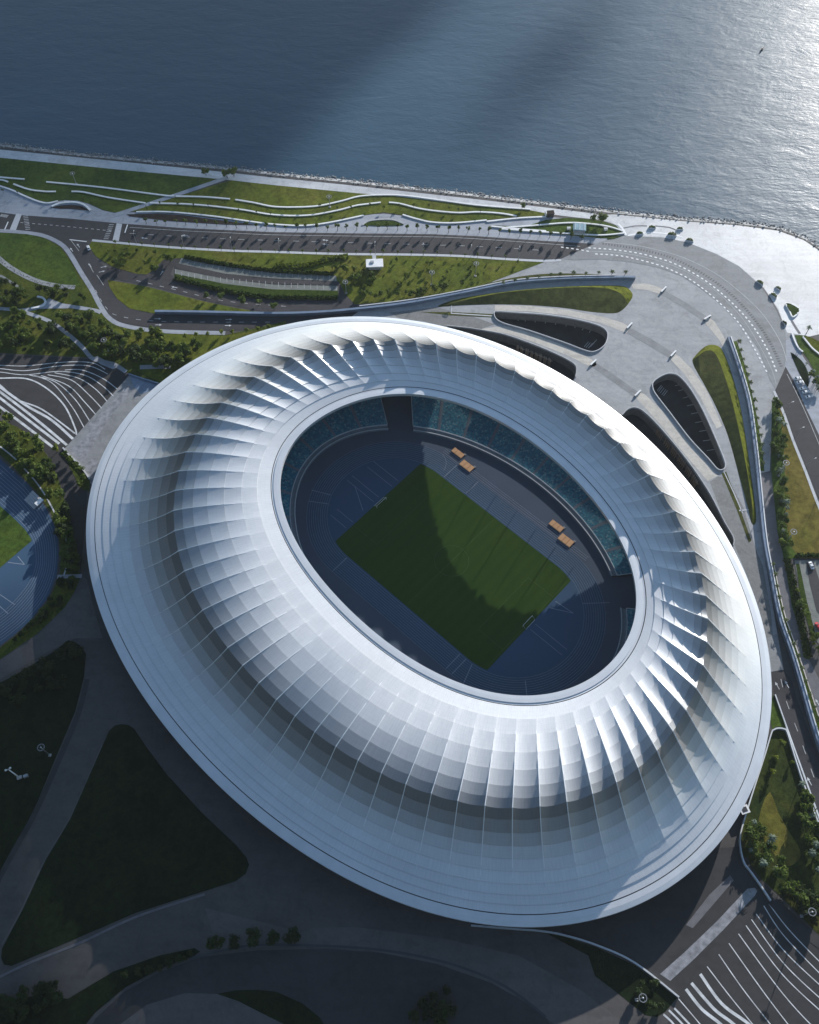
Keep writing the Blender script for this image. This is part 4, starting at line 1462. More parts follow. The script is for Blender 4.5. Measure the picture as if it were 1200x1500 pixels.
wall("podium_parapet", [(690, 1356), (750, 1361), (790, 1364), (825, 1370), (874, 1385), (930, 1411), (994, 1461)], 0.7, 0.0, 1.3, M['kerb'], "grey parapet curving from under the roof to the striped ramp", "parapet", None, 6)
sheet("lower_garden", [(800, 1367), (825, 1372), (862, 1384), (874, 1388), (930, 1414), (992, 1462), (975, 1482), (962, 1490), (945, 1487), (905, 1455), (872, 1430), (862, 1400)], 0.05, M['lawndark'])

# south-west: lawns, paths, crescent
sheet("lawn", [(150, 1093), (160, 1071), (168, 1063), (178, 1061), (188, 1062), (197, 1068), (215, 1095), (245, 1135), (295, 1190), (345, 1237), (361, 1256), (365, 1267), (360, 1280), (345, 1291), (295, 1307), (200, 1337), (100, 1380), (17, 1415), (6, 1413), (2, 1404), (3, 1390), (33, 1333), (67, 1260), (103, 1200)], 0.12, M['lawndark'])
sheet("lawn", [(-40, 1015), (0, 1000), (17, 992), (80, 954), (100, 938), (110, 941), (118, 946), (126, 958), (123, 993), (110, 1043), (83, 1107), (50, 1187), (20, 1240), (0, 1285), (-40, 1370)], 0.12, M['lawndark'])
ribbon("kerb", [(-10, 1303), (20, 1248), (52, 1190), (88, 1110), (115, 1045), (128, 995)], 2.6, 0.16, M['asphalt2'])
ribbon("path_edge", [(3, 1384), (33, 1330), (67, 1257), (103, 1198), (150, 1092)], 0.8, 0.10, M['walkshade'])
ribbon("path_edge", [(-10, 1436), (40, 1412), (120, 1380), (200, 1343), (300, 1310)], 1.0, 0.10, M['purplepave'])
sheet("west_path", [(-40, 985), (0, 967), (55, 930), (90, 895), (112, 862), (120, 842), (128, 850), (140, 900), (150, 935), (110, 935), (60, 960), (0, 995), (-40, 1012)], 0.05, M['walkshade'])
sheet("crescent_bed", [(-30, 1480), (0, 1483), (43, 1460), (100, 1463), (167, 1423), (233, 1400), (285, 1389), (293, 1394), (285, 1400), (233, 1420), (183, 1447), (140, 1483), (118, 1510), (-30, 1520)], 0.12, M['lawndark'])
sheet("round_plaza", [(140, 1492), (183, 1452), (233, 1425), (293, 1402), (380, 1392), (480, 1390), (560, 1396), (640, 1412), (720, 1440), (790, 1480), (830, 1530), (120, 1530)], 0.04, M['asphalt2'])
sheet("round_plaza", [(170, 1505), (215, 1472), (270, 1455), (318, 1456), (372, 1468), (415, 1500), (430, 1530), (150, 1530)], 0.08, M['walkshade'], 1)
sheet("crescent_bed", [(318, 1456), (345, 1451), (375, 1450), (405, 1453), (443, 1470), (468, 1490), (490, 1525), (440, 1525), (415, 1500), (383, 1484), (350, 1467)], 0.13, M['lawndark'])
ribbon("path_edge", [(280, 1404), (360, 1386), (450, 1385), (560, 1392), (660, 1412), (740, 1445), (800, 1490)], 1.0, 0.10, M['facade'])
sheet("south_walk", [(300, 1330), (420, 1360), (520, 1358), (650, 1375), (760, 1400), (850, 1450), (930, 1510), (850, 1530), (760, 1460), (650, 1415), (540, 1392), (420, 1385), (320, 1392)], 0.035, M['walkshade'], 1)
# west plaza with fanned stripes
sheet("west_plaza", [(-40, 517), (0, 519), (62, 522), (135, 526), (188, 548), (182, 560), (95, 657), (110, 668), (128, 700), (126, 760), (118, 840), (110, 800), (95, 750), (84, 700), (70, 665), (30, 640), (0, 600), (-40, 570)], 0.04, M['asphalt2'])
g = Geo()
for pts in ([(-20, 535), (0, 535), (37, 536), (87, 531), (120, 530), (140, 533), (154, 541)], [(-20, 540), (0, 540), (37, 543), (87, 536), (130, 536), (158, 548)], [(-20, 545), (0, 545), (37, 549), (87, 544), (125, 550), (150, 565), (166, 580)],
            [(42, 549), (75, 560), (105, 595), (123, 626)], [(50, 550), (82, 560), (110, 585), (131, 616)], [(60, 550), (100, 565), (125, 590), (140, 607)], [(70, 549), (105, 557), (132, 580), (149, 598)],
            [(80, 546), (115, 554), (140, 570), (157, 588)], [(95, 542), (120, 542), (150, 554), (172, 570)]):
    g.add(ribbon_geo(W(pts, 0, 6), 0.5, 0.07))
for pts in ([(-20, 554), (0, 554), (40, 555), (70, 570), (95, 595), (110, 627), (112, 637)], [(-10, 558), (0, 564), (25, 585), (62, 600), (110, 635)]):
    g.add(ribbon_geo(W(pts, 0, 6), 0.9, 0.072))
for pts in ([(-15, 585), (0, 596), (40, 626), (80, 657)], [(-15, 573), (0, 583), (45, 618), (87, 650)], [(-15, 564), (0, 574), (50, 612), (98, 652)], [(-15, 557), (0, 567), (40, 595), (75, 615), (107, 643)]):
    g.add(ribbon_geo(W(pts, 0, 6), 1.5, 0.074))
struct(g.obj("plaza_stripes", M['stripe']))
sheet("gate_plaza", [(190, 549), (232, 564), (250, 600), (180, 690), (140, 720), (122, 690), (95, 657)], 0.06, M['greyband'])
sheet("pale_strip", [(190, 560), (199, 560), (185, 585), (165, 605), (152, 625), (138, 650), (122, 678), (108, 668), (100, 658), (112, 652), (125, 640), (131, 632), (128, 622), (140, 612), (158, 596), (172, 580)], 0.09, M['wetsheen'], 1)
sheet("pale_strip", [(126, 684), (135, 672), (145, 676), (138, 690), (131, 702)], 0.09, M['wetsheen'], 2)
sheet("side_ramp", [(190, 549), (232, 564), (215, 575), (206, 577), (196, 566)], 0.10, M['bluewall'])
wall("plaza_parapet", [(189, 549), (210, 556), (233, 563)], 0.8, 0, 1.2, M['bluewall'], "short blue-grey parapet between the trees and the western gate plaza", "parapet", None, 2)
wall("plaza_parapet", [(93, 657), (103, 669), (118, 683), (132, 703)], 0.8, 0, 1.2, M['kerb'], "pale parapet along the lower edge of the western gate plaza", "parapet", None, 2)

# west: parkland
sheet("parkland", [(-60, 395), (-60, 340), (0, 341), (40, 343), (66, 349), (88, 361), (100, 376), (115, 401), (132, 427), (144, 450), (157, 468), (180, 480), (235, 488), (330, 491), (420, 470), (400, 520), (300, 560), (232, 562), (188, 546), (135, 524), (62, 520), (0, 517), (-60, 514)], 0.09, M['scrub'])
sheet("lawn", [(-30, 340), (0, 341), (40, 343), (66, 349), (86, 361), (98, 376), (110, 398), (118, 418), (95, 419), (60, 411), (30, 399), (10, 384), (-10, 362), (-30, 345)], 0.14, M['lawngreen'])
sheet("lawn", [(150, 478), (180, 483), (235, 489), (330, 492), (400, 480), (330, 520), (270, 548), (235, 560), (205, 545), (180, 520), (165, 500)], 0.13, M['lawn'])
ribbon("stone_path", [(-25, 352), (0, 380), (25, 398), (55, 412), (85, 419), (110, 421)], 3.4, 0.18, M['granite'])
g = Geo()
wl = W([(-25, 352), (0, 380), (25, 398), (55, 412), (85, 419), (110, 421)], 0, 12)
for i in range(len(wl) - 1):
    for k in range(2):
        c = wl[i].lerp(wl[i + 1], random.random()) + Vector((random.uniform(-1.3, 1.3), random.uniform(-1.3, 1.3), 0))
        g.add(box_geo(c.x, c.y, 0.19, random.uniform(0.6, 1.6), random.uniform(0.2, 0.4), 0.06, random.uniform(0, 3)))
struct(g.obj("dark_inlays", M['tick']))
ribbon("path", [(-30, 450), (0, 452), (28, 455), (50, 462), (75, 472), (100, 490), (120, 508), (137, 526), (165, 533), (185, 545)], 2.6, 0.17, M['apron'])
ribbon("path", [(30, 455), (50, 452), (75, 446), (110, 450), (140, 455), (148, 458)], 2.8, 0.16, M['apron'])
sheet("path", [(48, 453), (66, 443), (72, 437), (95, 446), (100, 452), (75, 452)], 0.18, M['apron'], 1)
ribbon("path", [(-20, 400), (0, 404), (12, 411), (25, 419), (34, 424)], 1.8, 0.16, M['greyband'])
sheet("path", [(134, 524), (143, 522), (160, 531), (172, 538), (165, 541), (148, 534)], 0.19, M['apron'], 1)
wall("seat_wall", [(55, 435), (63, 437), (67, 443), (62, 449), (46, 452)], 1.3, 0.1, 0.7, M['white'], "white U-shaped seat wall among the trees of the western parkland", "seat wall", None, 5)
sheet("path", [(205, 535), (250, 534), (250, 540), (205, 541)], 0.18, M['apron'], 1)

# west training track
TRK_OUT = [(-60, 645), (-20, 660), (0, 672), (21, 691), (40, 708), (53, 725), (65, 740), (74, 757), (81, 773), (85, 790), (86, 811), (83, 843), (70, 876), (43, 911), (21, 930), (0, 946), (-40, 968)]
TRK_IN = [(-60, 705), (-20, 722), (0, 736), (21, 755), (36, 770), (45, 783), (51, 797), (53, 815), (52, 832), (42, 855), (21, 881), (0, 900), (-40, 925)]
sheet("training_track", TRK_OUT, 0.07, M['track'], 1)
n = 40


def resample(pts, n):
    wl = W(pts, 0, 8)
    acc = [0.0]
    for a, b in zip(wl[:-1], wl[1:]):
        acc.append(acc[-1] + (b - a).length)
    out = []
    i = 0
    for k in range(n + 1):
        d = acc[-1] * k / n
        while i < len(acc) - 2 and acc[i + 1] < d:
            i += 1
        q = (d - acc[i]) / max(1e-9, acc[i + 1] - acc[i])
        out.append(wl[i].lerp(wl[i + 1], q))
    return out


ro, ri = resample(TRK_OUT, n), resample(TRK_IN, n)
g = Geo()
for k in range(10):
    q = k / 10.5
    g.add(ribbon_geo([a.lerp(b, q) for a, b in zip(ri, ro)], 0.16, 0.12))
for a, b in ((P(0, 871), P(22, 886)), (P(-5, 884), P(12, 899)), (P(12, 824), P(36, 827)), (P(36, 827), P(26, 815))):
    g.add(ribbon_geo([a, b], 0.35, 0.12))
struct(g.obj("lane_lines", M['lane']))
sheet("training_infield", TRK_IN, 0.09, M['track2'], 1)
sheet("training_pitch", [(-60, 712), (-20, 728), (0, 741), (21, 760), (36, 775), (44, 786), (47, 792), (0, 832), (-40, 865), (-60, 880)], 0.12, M['lawngreen'], 1)
ribbon("track_edge", [(0, 654), (20, 670), (37, 688), (52, 705), (66, 725), (78, 747), (90, 770), (98, 795), (98, 825), (94, 842)], 0.8, 0.14, M['kerb'])
sheet("planting_bed", [(0, 616), (25, 625), (50, 642), (70, 668), (85, 700), (95, 735), (108, 780), (115, 815), (117, 842), (88, 842), (89, 810), (85, 780), (75, 752), (55, 722), (21, 686), (0, 666), (-40, 640), (-40, 600)], 0.06, M['scrub'])
sheet("planting_bed", [(-40, 975), (0, 949), (43, 915), (72, 878), (86, 847), (117, 847), (110, 866), (95, 890), (55, 928), (0, 966), (-40, 990)], 0.1, M['scrub'])
ribbon("footbridge", [(84, 845), (120, 844)], 2.2, 0.2, M['apron'], 1)
sheet("planting_bed", [(93, 665), (105, 675), (120, 690), (132, 705), (131, 720), (118, 715), (105, 690)], 0.1, M['scrub'], 1)

# ---------------------------------------------------------------- vegetation
LEAVES = {}


def crown_mesh(key, n, rx, rz, zc, mat, lumps=7, leaf=0.55, seed=0, flat_=1.0):
    r = random.Random(seed)
    blobs = []
    for i in range(lumps):
        a = r.uniform(0, 2 * pi)
        d = r.uniform(0.15, 0.75) * rx
        blobs.append((Vector((d * cos(a), d * sin(a), zc + r.uniform(-0.45, 0.6) * rz)), r.uniform(0.36, 0.6) * rx))
    vs, fs = [], []
    for k in range(n):
        c, br = blobs[r.randrange(lumps)]
        u = Vector((r.gauss(0, 1), r.gauss(0, 1), r.gauss(0, 1))).normalized()
        p = c + Vector((u.x, u.y, u.z * rz / rx * flat_)) * br * (r.random() ** 0.35)
        s = leaf * r.uniform(0.6, 1.3)
        nn = (u + Vector((r.gauss(0, .5), r.gauss(0, .5), r.gauss(0, .5) + 0.4))).normalized()
        v = nn.orthogonal().normalized()
        w2 = nn.cross(v)
        ca, sa = cos(r.uniform(0, 6.3)), sin(r.uniform(0, 6.3))
        v, w2 = v * ca + w2 * sa, w2 * ca - v * sa
        m = len(vs)
        vs += [p + v * s, p + w2 * s * 0.55, p - v * s, p - w2 * s * 0.55]
        fs.append((m, m + 1, m + 2, m + 3))
    me = bpy.data.meshes.new("crown")
    me.from_pydata([tuple(v) for v in vs], [], fs)
    me.materials.append(M[mat])
    me.update()
    LEAVES[key] = me


def trunk_mesh(key, h, r0, limbs, seed):
    r = random.Random(seed)
    g = Geo()
    g.add(tube_geo([(0, 0, 0), (0.05, 0.02, h * 0.5), (0, 0.08, h)], [r0, r0 * 0.75, r0 * 0.45], 7))
    for i in range(limbs):
        a = 2 * pi * i / limbs + r.random()
        z = h * r.uniform(0.55, 0.85)
        g.add(tube_geo([(0, 0, z), (cos(a) * h * 0.16, sin(a) * h * 0.16, z + h * 0.16), (cos(a) * h * 0.3, sin(a) * h * 0.3, z + h * 0.36)], [r0 * 0.4, r0 * 0.3, r0 * 0.12], 5))
    me = bpy.data.meshes.new("trunk")
    me.from_pydata([tuple(v) for v in g.v], [], g.f)
    me.materials.append(M['bark'])
    me.update()
    LEAVES[key] = me


for i in range(4):
    crown_mesh(f'b{i}', 420, 3.2, 2.4, 4.2, 'leaf', 9, 0.6, 10 + i)
    crown_mesh(f'l{i}', 300, 2.2, 1.9, 3.4, 'leaflime', 7, 0.5, 20 + i)
    crown_mesh(f'd{i}', 460, 3.0, 2.3, 4.0, 'leafdark', 9, 0.6, 30 + i)
    crown_mesh(f's{i}', 90, 1.1, 1.0, 3.2, 'leaf', 4, 0.42, 40 + i)
trunk_mesh('tb', 4.0, 0.24, 4, 1)
trunk_mesh('ts', 3.0, 0.14, 3, 2)
# palm crown
for i in range(3):
    r = random.Random(60 + i)
    vs, fs = [], []
    for k in range(13):
        a = 2 * pi * k / 13 + r.uniform(-0.2, 0.2)
        ln = r.uniform(1.9, 2.6)
        el = r.uniform(0.1, 0.8)
        prev = None
        for j in range(5):
            q = j / 4
            rad = ln * q
            z = 6.3 + sin(el) * ln * q - 1.5 * q * q
            wd = 0.42 * (1 - q) ** 0.7 * (0.5 if j == 0 else 1) + 0.04
            c = Vector((cos(a) * rad * cos(el * .5), sin(a) * rad * cos(el * .5), z))
            sd = Vector((-sin(a), cos(a), 0)) * wd
            m = len(vs)
            vs += [c + sd - Vector((0, 0, .15)), c, c - sd - Vector((0, 0, .15))]
            if prev is not None:
                fs += [(prev, prev + 1, m + 1, m), (prev + 1, prev + 2, m + 2, m + 1)]
            prev = m
    me = bpy.data.meshes.new("crown")
    me.from_pydata([tuple(v) for v in vs], [], fs)
    me.materials.append(M['palmleaf'])
    me.update()
    LEAVES[f'p{i}'] = me
    me2 = me.copy()
    me2.materials.clear()
    me2.materials.append(M['greyleaf'])
    LEAVES[f'g{i}'] = me2
g = Geo()
g.add(tube_geo([(0, 0, 0), (0.06, 0, 2.2), (0.02, 0.05, 4.5), (0, 0, 6.3)], [0.28, 0.2, 0.17, 0.16], 7))
me = bpy.data.meshes.new("trunk")
me.from_pydata([tuple(v) for v in g.v], [], g.f)
me.materials.append(M['bark'])
LEAVES['tp'] = me

PROTO = {}
TR = random.Random(99)


def plant(kind, px, py, label, group=None, sc=1.0, wp=None):
    """kind letter: b broad, l lime, d dark, s small street tree, p palm, g pale palm"""
    nvar = 3 if kind in 'pg' else 4
    key = f'{kind}{TR.randrange(nvar)}'
    nm = 'palm_tree' if kind in 'pg' else ('street_tree' if 'street tree' in label else 'bush' if 'bush' in label or 'shrub' in label or 'grove' in label or 'strip between' in label or 'slope' in label else 'young_tree' if kind in 'sl' else 'tree')  # trees of groves, slopes and strips also take the bush name
    p = wp if wp is not None else P(px, py, 0.1)
    rz, s = TR.uniform(0, 6.28), sc * TR.uniform(0.85, 1.18)
    if key not in PROTO:
        o = empty(nm, p, label, "palm" if kind in 'pg' else "tree", group)
        tk = 'tp' if kind in 'pg' else ('ts' if kind == 's' else 'tb')
        for nme, k in (('trunk', tk), ('crown', key)):
            c = bpy.data.objects.new(nme, LEAVES[k])
            COL.objects.link(c)
            c.parent = o
        PROTO[key] = (o, list(o.children))
        o.rotation_euler.z = rz
        o.scale = (s, s, s)
        return o
    src, chs = PROTO[key]
    o = src.copy()
    COL.objects.link(o)
    for ch in chs:
        c = ch.copy()
        COL.objects.link(c)
        c.parent = o
    o.location = p
    o.rotation_euler = (0, 0, rz)
    o.scale = (s, s, s)
    o.name = nm
    o['label'] = label
    o['category'] = "palm" if kind in 'pg' else "tree"
    if group:
        o['group'] = group
    elif 'group' in o.keys():
        del o['group']
    return o


def along(pts, n, jit=0.0):
    wl = resample(pts, n - 1) if n > 1 else W(pts)
    return [p + Vector((TR.uniform(-jit, jit), TR.uniform(-jit, jit), 0.1)) for p in wl]


# rows of palms
for p in along([(737, 420), (762, 415), (790, 411), (806, 409)], 5, 0.3):
    plant('p', 0, 0, "small palm in the western half of the row above the blue-grey wall", "palms above the blue-grey wall, western half", 0.62, p)
for p in along([(820, 408), (845, 407), (870, 406), (888, 406), (914, 406)], 6, 0.3):
    plant('p', 0, 0, "palm in the bed at the eastern end of the row above the blue-grey wall", "palms above the blue-grey wall, eastern end", 0.8, p)
for p in along([(1080, 508), (1087, 536), (1095, 566), (1102, 598), (1108, 632), (1112, 665), (1113, 685)], 15, 0.3):
    plant('p', 0, 0, "palm in the close row outside the eastern wall, beside the pale esplanade", "palms outside the eastern wall", 0.8, p)
for p in along([(1129, 830), (1136, 868), (1146, 908), (1161, 952), (1176, 998), (1190, 1040), (1202, 1076)], 15, 0.3):
    plant('p', 0, 0, "palm in the narrow bed between the eastern wall and the mauve promenade", "palms beside the mauve promenade", 0.62, p)
for p in along([(215, 328), (333, 333), (450, 337), (560, 337), (680, 341), (790, 347), (850, 352)], 44, 0.6):
    plant('s', 0, 0, "slender street tree on the sidewalk along the bay side of the main road", "street trees on the bay side of the main road", 1.35, p)
for p in along([(170, 358), (260, 364), (400, 370), (520, 372), (650, 374), (740, 380)], 30, 0.6):
    plant('s', 0, 0, "slender street tree along the lawn side of the main road", "street trees on the lawn side of the main road", 0.9, p)
for p in along([(215, 306), (300, 300), (400, 312), (500, 303), (600, 304), (700, 309)], 22, 3.0):
    plant('s', 0, 0, "small young tree among the white seat walls of the bayside lawn", "young trees on the bayside lawn", 0.8, p)
for p in along([(-10, 276), (30, 282), (70, 291), (140, 300)], 8, 2.5):
    plant('s', 0, 0, "small tree on the shaded lawn west of the diagonal path", "small trees on the shaded western lawn", 0.9, p)
for x, y, lab in ((302, 257, "round green tree left of the path end at the promenade"), (333, 260, "green tree on the path end at the promenade"), (343, 258, "tallest green tree right of the path end at the promenade")):
    plant('b', x, y, lab, None, 0.95)
for x, y, lab, s in ((766, 304, "lone dark tree at the promenade edge near the lawn's tip", 0.7), (868, 325, "left of two loose trees rising from the eastern lens garden", 1.0), (882, 325, "right of two loose trees rising from the eastern lens garden", 1.0)):
    plant('b', x, y, lab, None, s)
plant('g', 1181, 489, "pale spreading palm at the north tip of the far eastern lawn", None, 1.1)
for i, (x, y) in enumerate([(318, 1381), (346, 1381), (375, 1373), (402, 1374), (431, 1372)]):
    nm = ("first", "second", "third", "fourth", "fifth")[i]
    plant('d', x, y, f"round dark tree, {nm} from the left of five on the shaded south walk", "row of five dark trees on the south walk", 1.1)
# dark shrub clump bottom centre
for x, y, s in ((620, 1472, 1.0), (636, 1462, 0.9), (648, 1475, 1.1), (660, 1478, 0.8), (628, 1485, 1.0), (650, 1490, 1.0), (655, 1452, 0.7), (606, 1488, .8), (640, 1490, 1)):
    plant('d', x, y, "dark tree of the clump on the shaded round plaza at the lower edge", "dark clump on the round plaza", 1.0 * s)


def grove(poly, n, kinds, label, group, smin=0.6, smax=1.1):
    wl = [P(x, y) for x, y in poly]
    x0, x1 = min(p.x for p in wl), max(p.x for p in wl)
    y0, y1 = min(p.y for p in wl), max(p.y for p in wl)
    k = 0
    tries = 0
    while k < n and tries < 6000:
        tries += 1
        q = Vector((TR.uniform(x0, x1), TR.uniform(y0, y1), 0.1))
        if inside(q, wl):
            plant(TR.choice(kinds), 0, 0, label, group, TR.uniform(smin, smax) * 1.18, q)
            k += 1


grove([(0, 458), (40, 462), (80, 478), (110, 503), (125, 520), (60, 518), (0, 515)], 42, 'bbbld', "leafy tree in the wedge between pale path and striped western plaza", "trees in the wedge above the striped plaza", 0.4, 0.85)
grove([(0, 412), (40, 425), (95, 425), (140, 440), (90, 442), (60, 430), (30, 448), (0, 446)], 32, 'bbdd', "dark tree between the stone path and the Y-shaped park path", "trees between the two park paths", 0.4, 0.8)
grove([(60, 458), (140, 462), (165, 480), (185, 510), (200, 540), (180, 540), (140, 520), (110, 490)], 45, 'bbbd', "leafy bushy tree on the slope between the pale path and the side road", "trees on the slope by the side road", 0.45, 0.95)
grove([(180, 488), (240, 492), (250, 500), (220, 512), (190, 505)], 15, 'bbl', "leafy tree close to the bend of the tunnel road", "trees at the bend of the tunnel road", 0.6, 1.0)
grove([(195, 515), (250, 505), (310, 510), (270, 540), (235, 548), (200, 540)], 25, 'bbd', "tall green bushy tree in the grove hard against the roof's north-western edge", "grove by the north-western roof edge", 0.6, 1.05)
for p in along([(270, 495), (310, 492), (350, 488), (395, 481)], 8, 1.0):
    plant('l', 0, 0, "pale young tree in the verge between the tunnel road and the roof", "young trees along the tunnel road", 0.7, p)
grove([(0, 600), (28, 628), (58, 650), (76, 680), (64, 712), (40, 690), (0, 655)], 38, 'bblb', "leafy tree between the training track and the striped plaza", "trees above the training track", 0.55, 1.0)
grove([(76, 680), (90, 715), (104, 770), (116, 840), (100, 840), (98, 795), (85, 755), (70, 722)], 32, 'bbdd', "green bushy tree in the strip between the training track and the stadium", "trees between training track and stadium", 0.6, 1.05)
for x, y in ((97, 668), (104, 676), (112, 684), (119, 692), (124, 702), (120, 712)):
    plant('b', x, y, "small tree in the bed below the pale parapet of the gate plaza", "trees below the gate plaza parapet", 0.7)
plant('l', 84, 662, "palm-like yellow tree where the thick plaza stripes end", None, 0.9)
grove([(88, 850), (112, 850), (90, 890), (40, 928), (0, 955), (0, 952), (45, 915), (74, 878)], 32, 'bdd', "low bush in the bed below the training track", "bushes below the training track", 0.35, 0.6)
grove([(0, 1003), (80, 958), (104, 942), (122, 950), (118, 990), (80, 1015), (0, 1040)], 28, 'dd', "dark tree at the shaded head of the western lawn", "dark trees on the western lawn", 0.6, 1.0)
grove([(0, 1470), (50, 1445), (95, 1440), (90, 1462), (40, 1490), (0, 1495)], 18, 'd', "dark tree in the crescent bed at the photo's lower left corner", "dark trees in the crescent bed, lower left", 0.7, 1.1)
grove([(150, 1440), (290, 1391), (290, 1397), (170, 1445)], 12, 'd', "dark low tree along the thin end of the crescent bed", "dark trees at the thin end of the crescent", 0.35, 0.55)
# service-road lawn trees
grove([(140, 360), (165, 362), (230, 372), (225, 390), (205, 400), (165, 388)], 15, 'lbs', "small yellow-green tree on the lawn by the road junction", "trees on the junction lawn", 0.35, 0.6)
for x, y, lab in ((243, 380, "leafy tree left of the car park entrance road"), (250, 384, "rounder tree at the car park entrance, just right of another"), (228, 398, "small tree at the lower side of the car park entrance")):
    plant('b', x, y, lab, None, 0.8)
for x, y in ((303, 436), (325, 438), (356, 443), (380, 446), (402, 453)):
    plant('b', x, y, "green tree on the verge between the service road and the tunnel road", "verge trees by the service road", 0.75)
grove([(470, 395), (500, 380), (530, 392), (560, 405), (540, 430), (515, 425), (505, 405)], 22, 'bls', "small yellowish tree beside the end of the curved car park", "trees at the car park's end", 0.45, 0.75)
grove([(520, 432), (600, 428), (690, 415), (640, 430), (560, 442)], 22, 'bbl', "small bush at the lower edge of the lawn near the service road", "bushes along the lawn's lower edge", 0.35, 0.6)
grove([(560, 382), (640, 380), (760, 386), (720, 405), (640, 420), (580, 420)], 30, 'lss', "scattered sapling on the yellow lawn east of the white pavilion", "saplings on the lawn east of the pavilion", 0.4, 0.65)
grove([(1131, 592), (1140, 592), (1147, 640), (1148, 690), (1138, 700), (1133, 660)], 25, 'bbg', "leafy tree at the northern end of the eastern lawn strip", "trees at the north of the eastern lawn", 0.45, 0.8)
grove([(1136, 705), (1150, 705), (1152, 760), (1160, 800), (1150, 808), (1140, 770)], 28, 'bbg', "leafy tree in the middle of the eastern lawn strip", "trees at the middle of the eastern lawn", 0.45, 0.8)
grove([(1158, 850), (1166, 880), (1182, 930), (1195, 960), (1205, 960), (1200, 935), (1190, 930), (1175, 880)], 18, 'bl', "bush beside the eastern car park", "bushes beside the eastern car park", 0.4, 0.6)
# triangular park trees
for x, y, s, lab in ((1144, 1090, 0.7, "bright lime tree at the tip of the triangular park"), (1135, 1112, 0.8, "second lime tree from the tip of the triangular park, by the roof"), (1158, 1118, 0.5, "small lime tree by the road side of the triangular park"), (1130, 1133, 0.8, "third lime tree from the tip, nearest the roof")):
    plant('l', x, y, lab, None, s)
grove([(1090, 1195), (1104, 1200), (1130, 1235), (1150, 1262), (1140, 1290), (1110, 1270), (1090, 1240)], 25, 'gbb', "feathery pale-tipped tree along the western wall of the triangular park", "trees along the western wall of the triangular park", 0.5, 0.9)
grove([(1164, 1140), (1172, 1150), (1190, 1200), (1200, 1235), (1200, 1290), (1180, 1260), (1168, 1200)], 22, 'gbb', "feathery pale tree along the road side of the triangular park", "trees on the road side of the triangular park", 0.5, 0.9)
grove([(1110, 1280), (1150, 1300), (1200, 1310), (1200, 1360), (1170, 1340)], 18, 'bdd', "green tree at the broad southern end of the triangular park", "trees at the south of the triangular park", 0.5, 0.85)
grove([(1165, 525), (1176, 530), (1192, 550), (1200, 570), (1200, 590), (1185, 550)], 10, 'gb', "small pale tree along the far eastern lawn path", "trees along the far eastern path", 0.4, 0.6)
grove([(960, 1425), (985, 1462), (962, 1485), (935, 1470), (920, 1450)], 6, 'd', "dark shrub in the sunken garden under the podium parapet", "shrubs in the sunken garden", 0.4, 0.6)

# ---------------------------------------------------------------- lamps, kiosks, planters, cars
def ring_lamp(px, py, label, h=13.0, sc=1.0):
    p = P(px, py, 0.1)
    o = empty("ring_lamp", p, label, "lamp", "ring-headed lamp masts")
    o.scale = (sc, sc, sc)
    mesh_obj("mast", *tube_geo([(0, 0, 0), (0, 0, h * 0.6), (0, 0, h)], [0.26, 0.2, 0.14], 8), M['steel'], o, True)
    mesh_obj("footing", *box_geo(0, 0, 0, 1.3, 1.3, 0.35), M['concrete'], o)
    n = 20
    vs, fs = [], []
    for i in range(n):
        a = 2 * pi * i / n
        for r, z in ((1.75, -0.1), (1.75, 0.1), (1.4, 0.1), (1.4, -0.1)):
            vs.append(Vector((r * cos(a), r * sin(a), h + z)))
    for i in range(n):
        j = (i + 1) % n
        for k in range(4):
            fs.append((i * 4 + k, i * 4 + (k + 1) % 4, j * 4 + (k + 1) % 4, j * 4 + k))
    ring_o = mesh_obj("lamp_ring", vs, fs, M['lampgrey'], o)
    g = Geo()
    for i in range(6):
        a = 2 * pi * i / 6
        g.add(tube_geo([(0, 0, h), (1.5 * cos(a), 1.5 * sin(a), h)], [0.05, 0.05], 5))
    g.obj("spokes", M['lampgrey'], ring_o)
    mesh_obj("hub", *tube_geo([(0, 0, h - 0.4), (0, 0, h + 0.35)], [0.3, 0.3], 10), M['rail'], ring_o, True)
    return o


def base_from_top(px, py, h):
    """mast foot for a head that is seen at a photo point"""
    return P(px, py, h)


def lamp_at_head(px, py, label, h=13.0):
    q = base_from_top(px, py, h)
    o = ring_lamp(600, 1200, label, h)
    o.location = (q.x, q.y, 0.1)
    return o


lamp_at_head(942, 1462, "ring-headed lamp mast in the dark garden under the podium parapet")
lamp_at_head(1190, 1336, "ring-headed lamp mast at the south end of the triangular park")
lamp_at_head(60, 1095, "ring-headed lamp mast on the dark western lawn")
lamp_at_head(1152, 678, "ring-headed lamp mast at the upper part of the eastern lawn")
lamp_at_head(1163, 779, "ring-headed lamp mast at the lower part of the eastern lawn, above the car park", 13)
lamp_at_head(633, 399, "ring-headed lamp mast on the lawn midway between pavilion and esplanade", 11)
lamp_at_head(698, 386, "ring-headed lamp mast on the lawn near the esplanade's corner", 11)
lamp_at_head(506, 413, "ring-headed lamp mast at the east end of the curved car park", 10)
lamp_at_head(152, 498, "ring-headed lamp mast among the trees by the side road", 10)
lamp_at_head(106, 254, "pale ring-headed lamp mast on the shaded bayside lawn", 9)
lamp_at_head(482, 288, "pale ring-headed lamp mast on the sunny bayside lawn", 9)
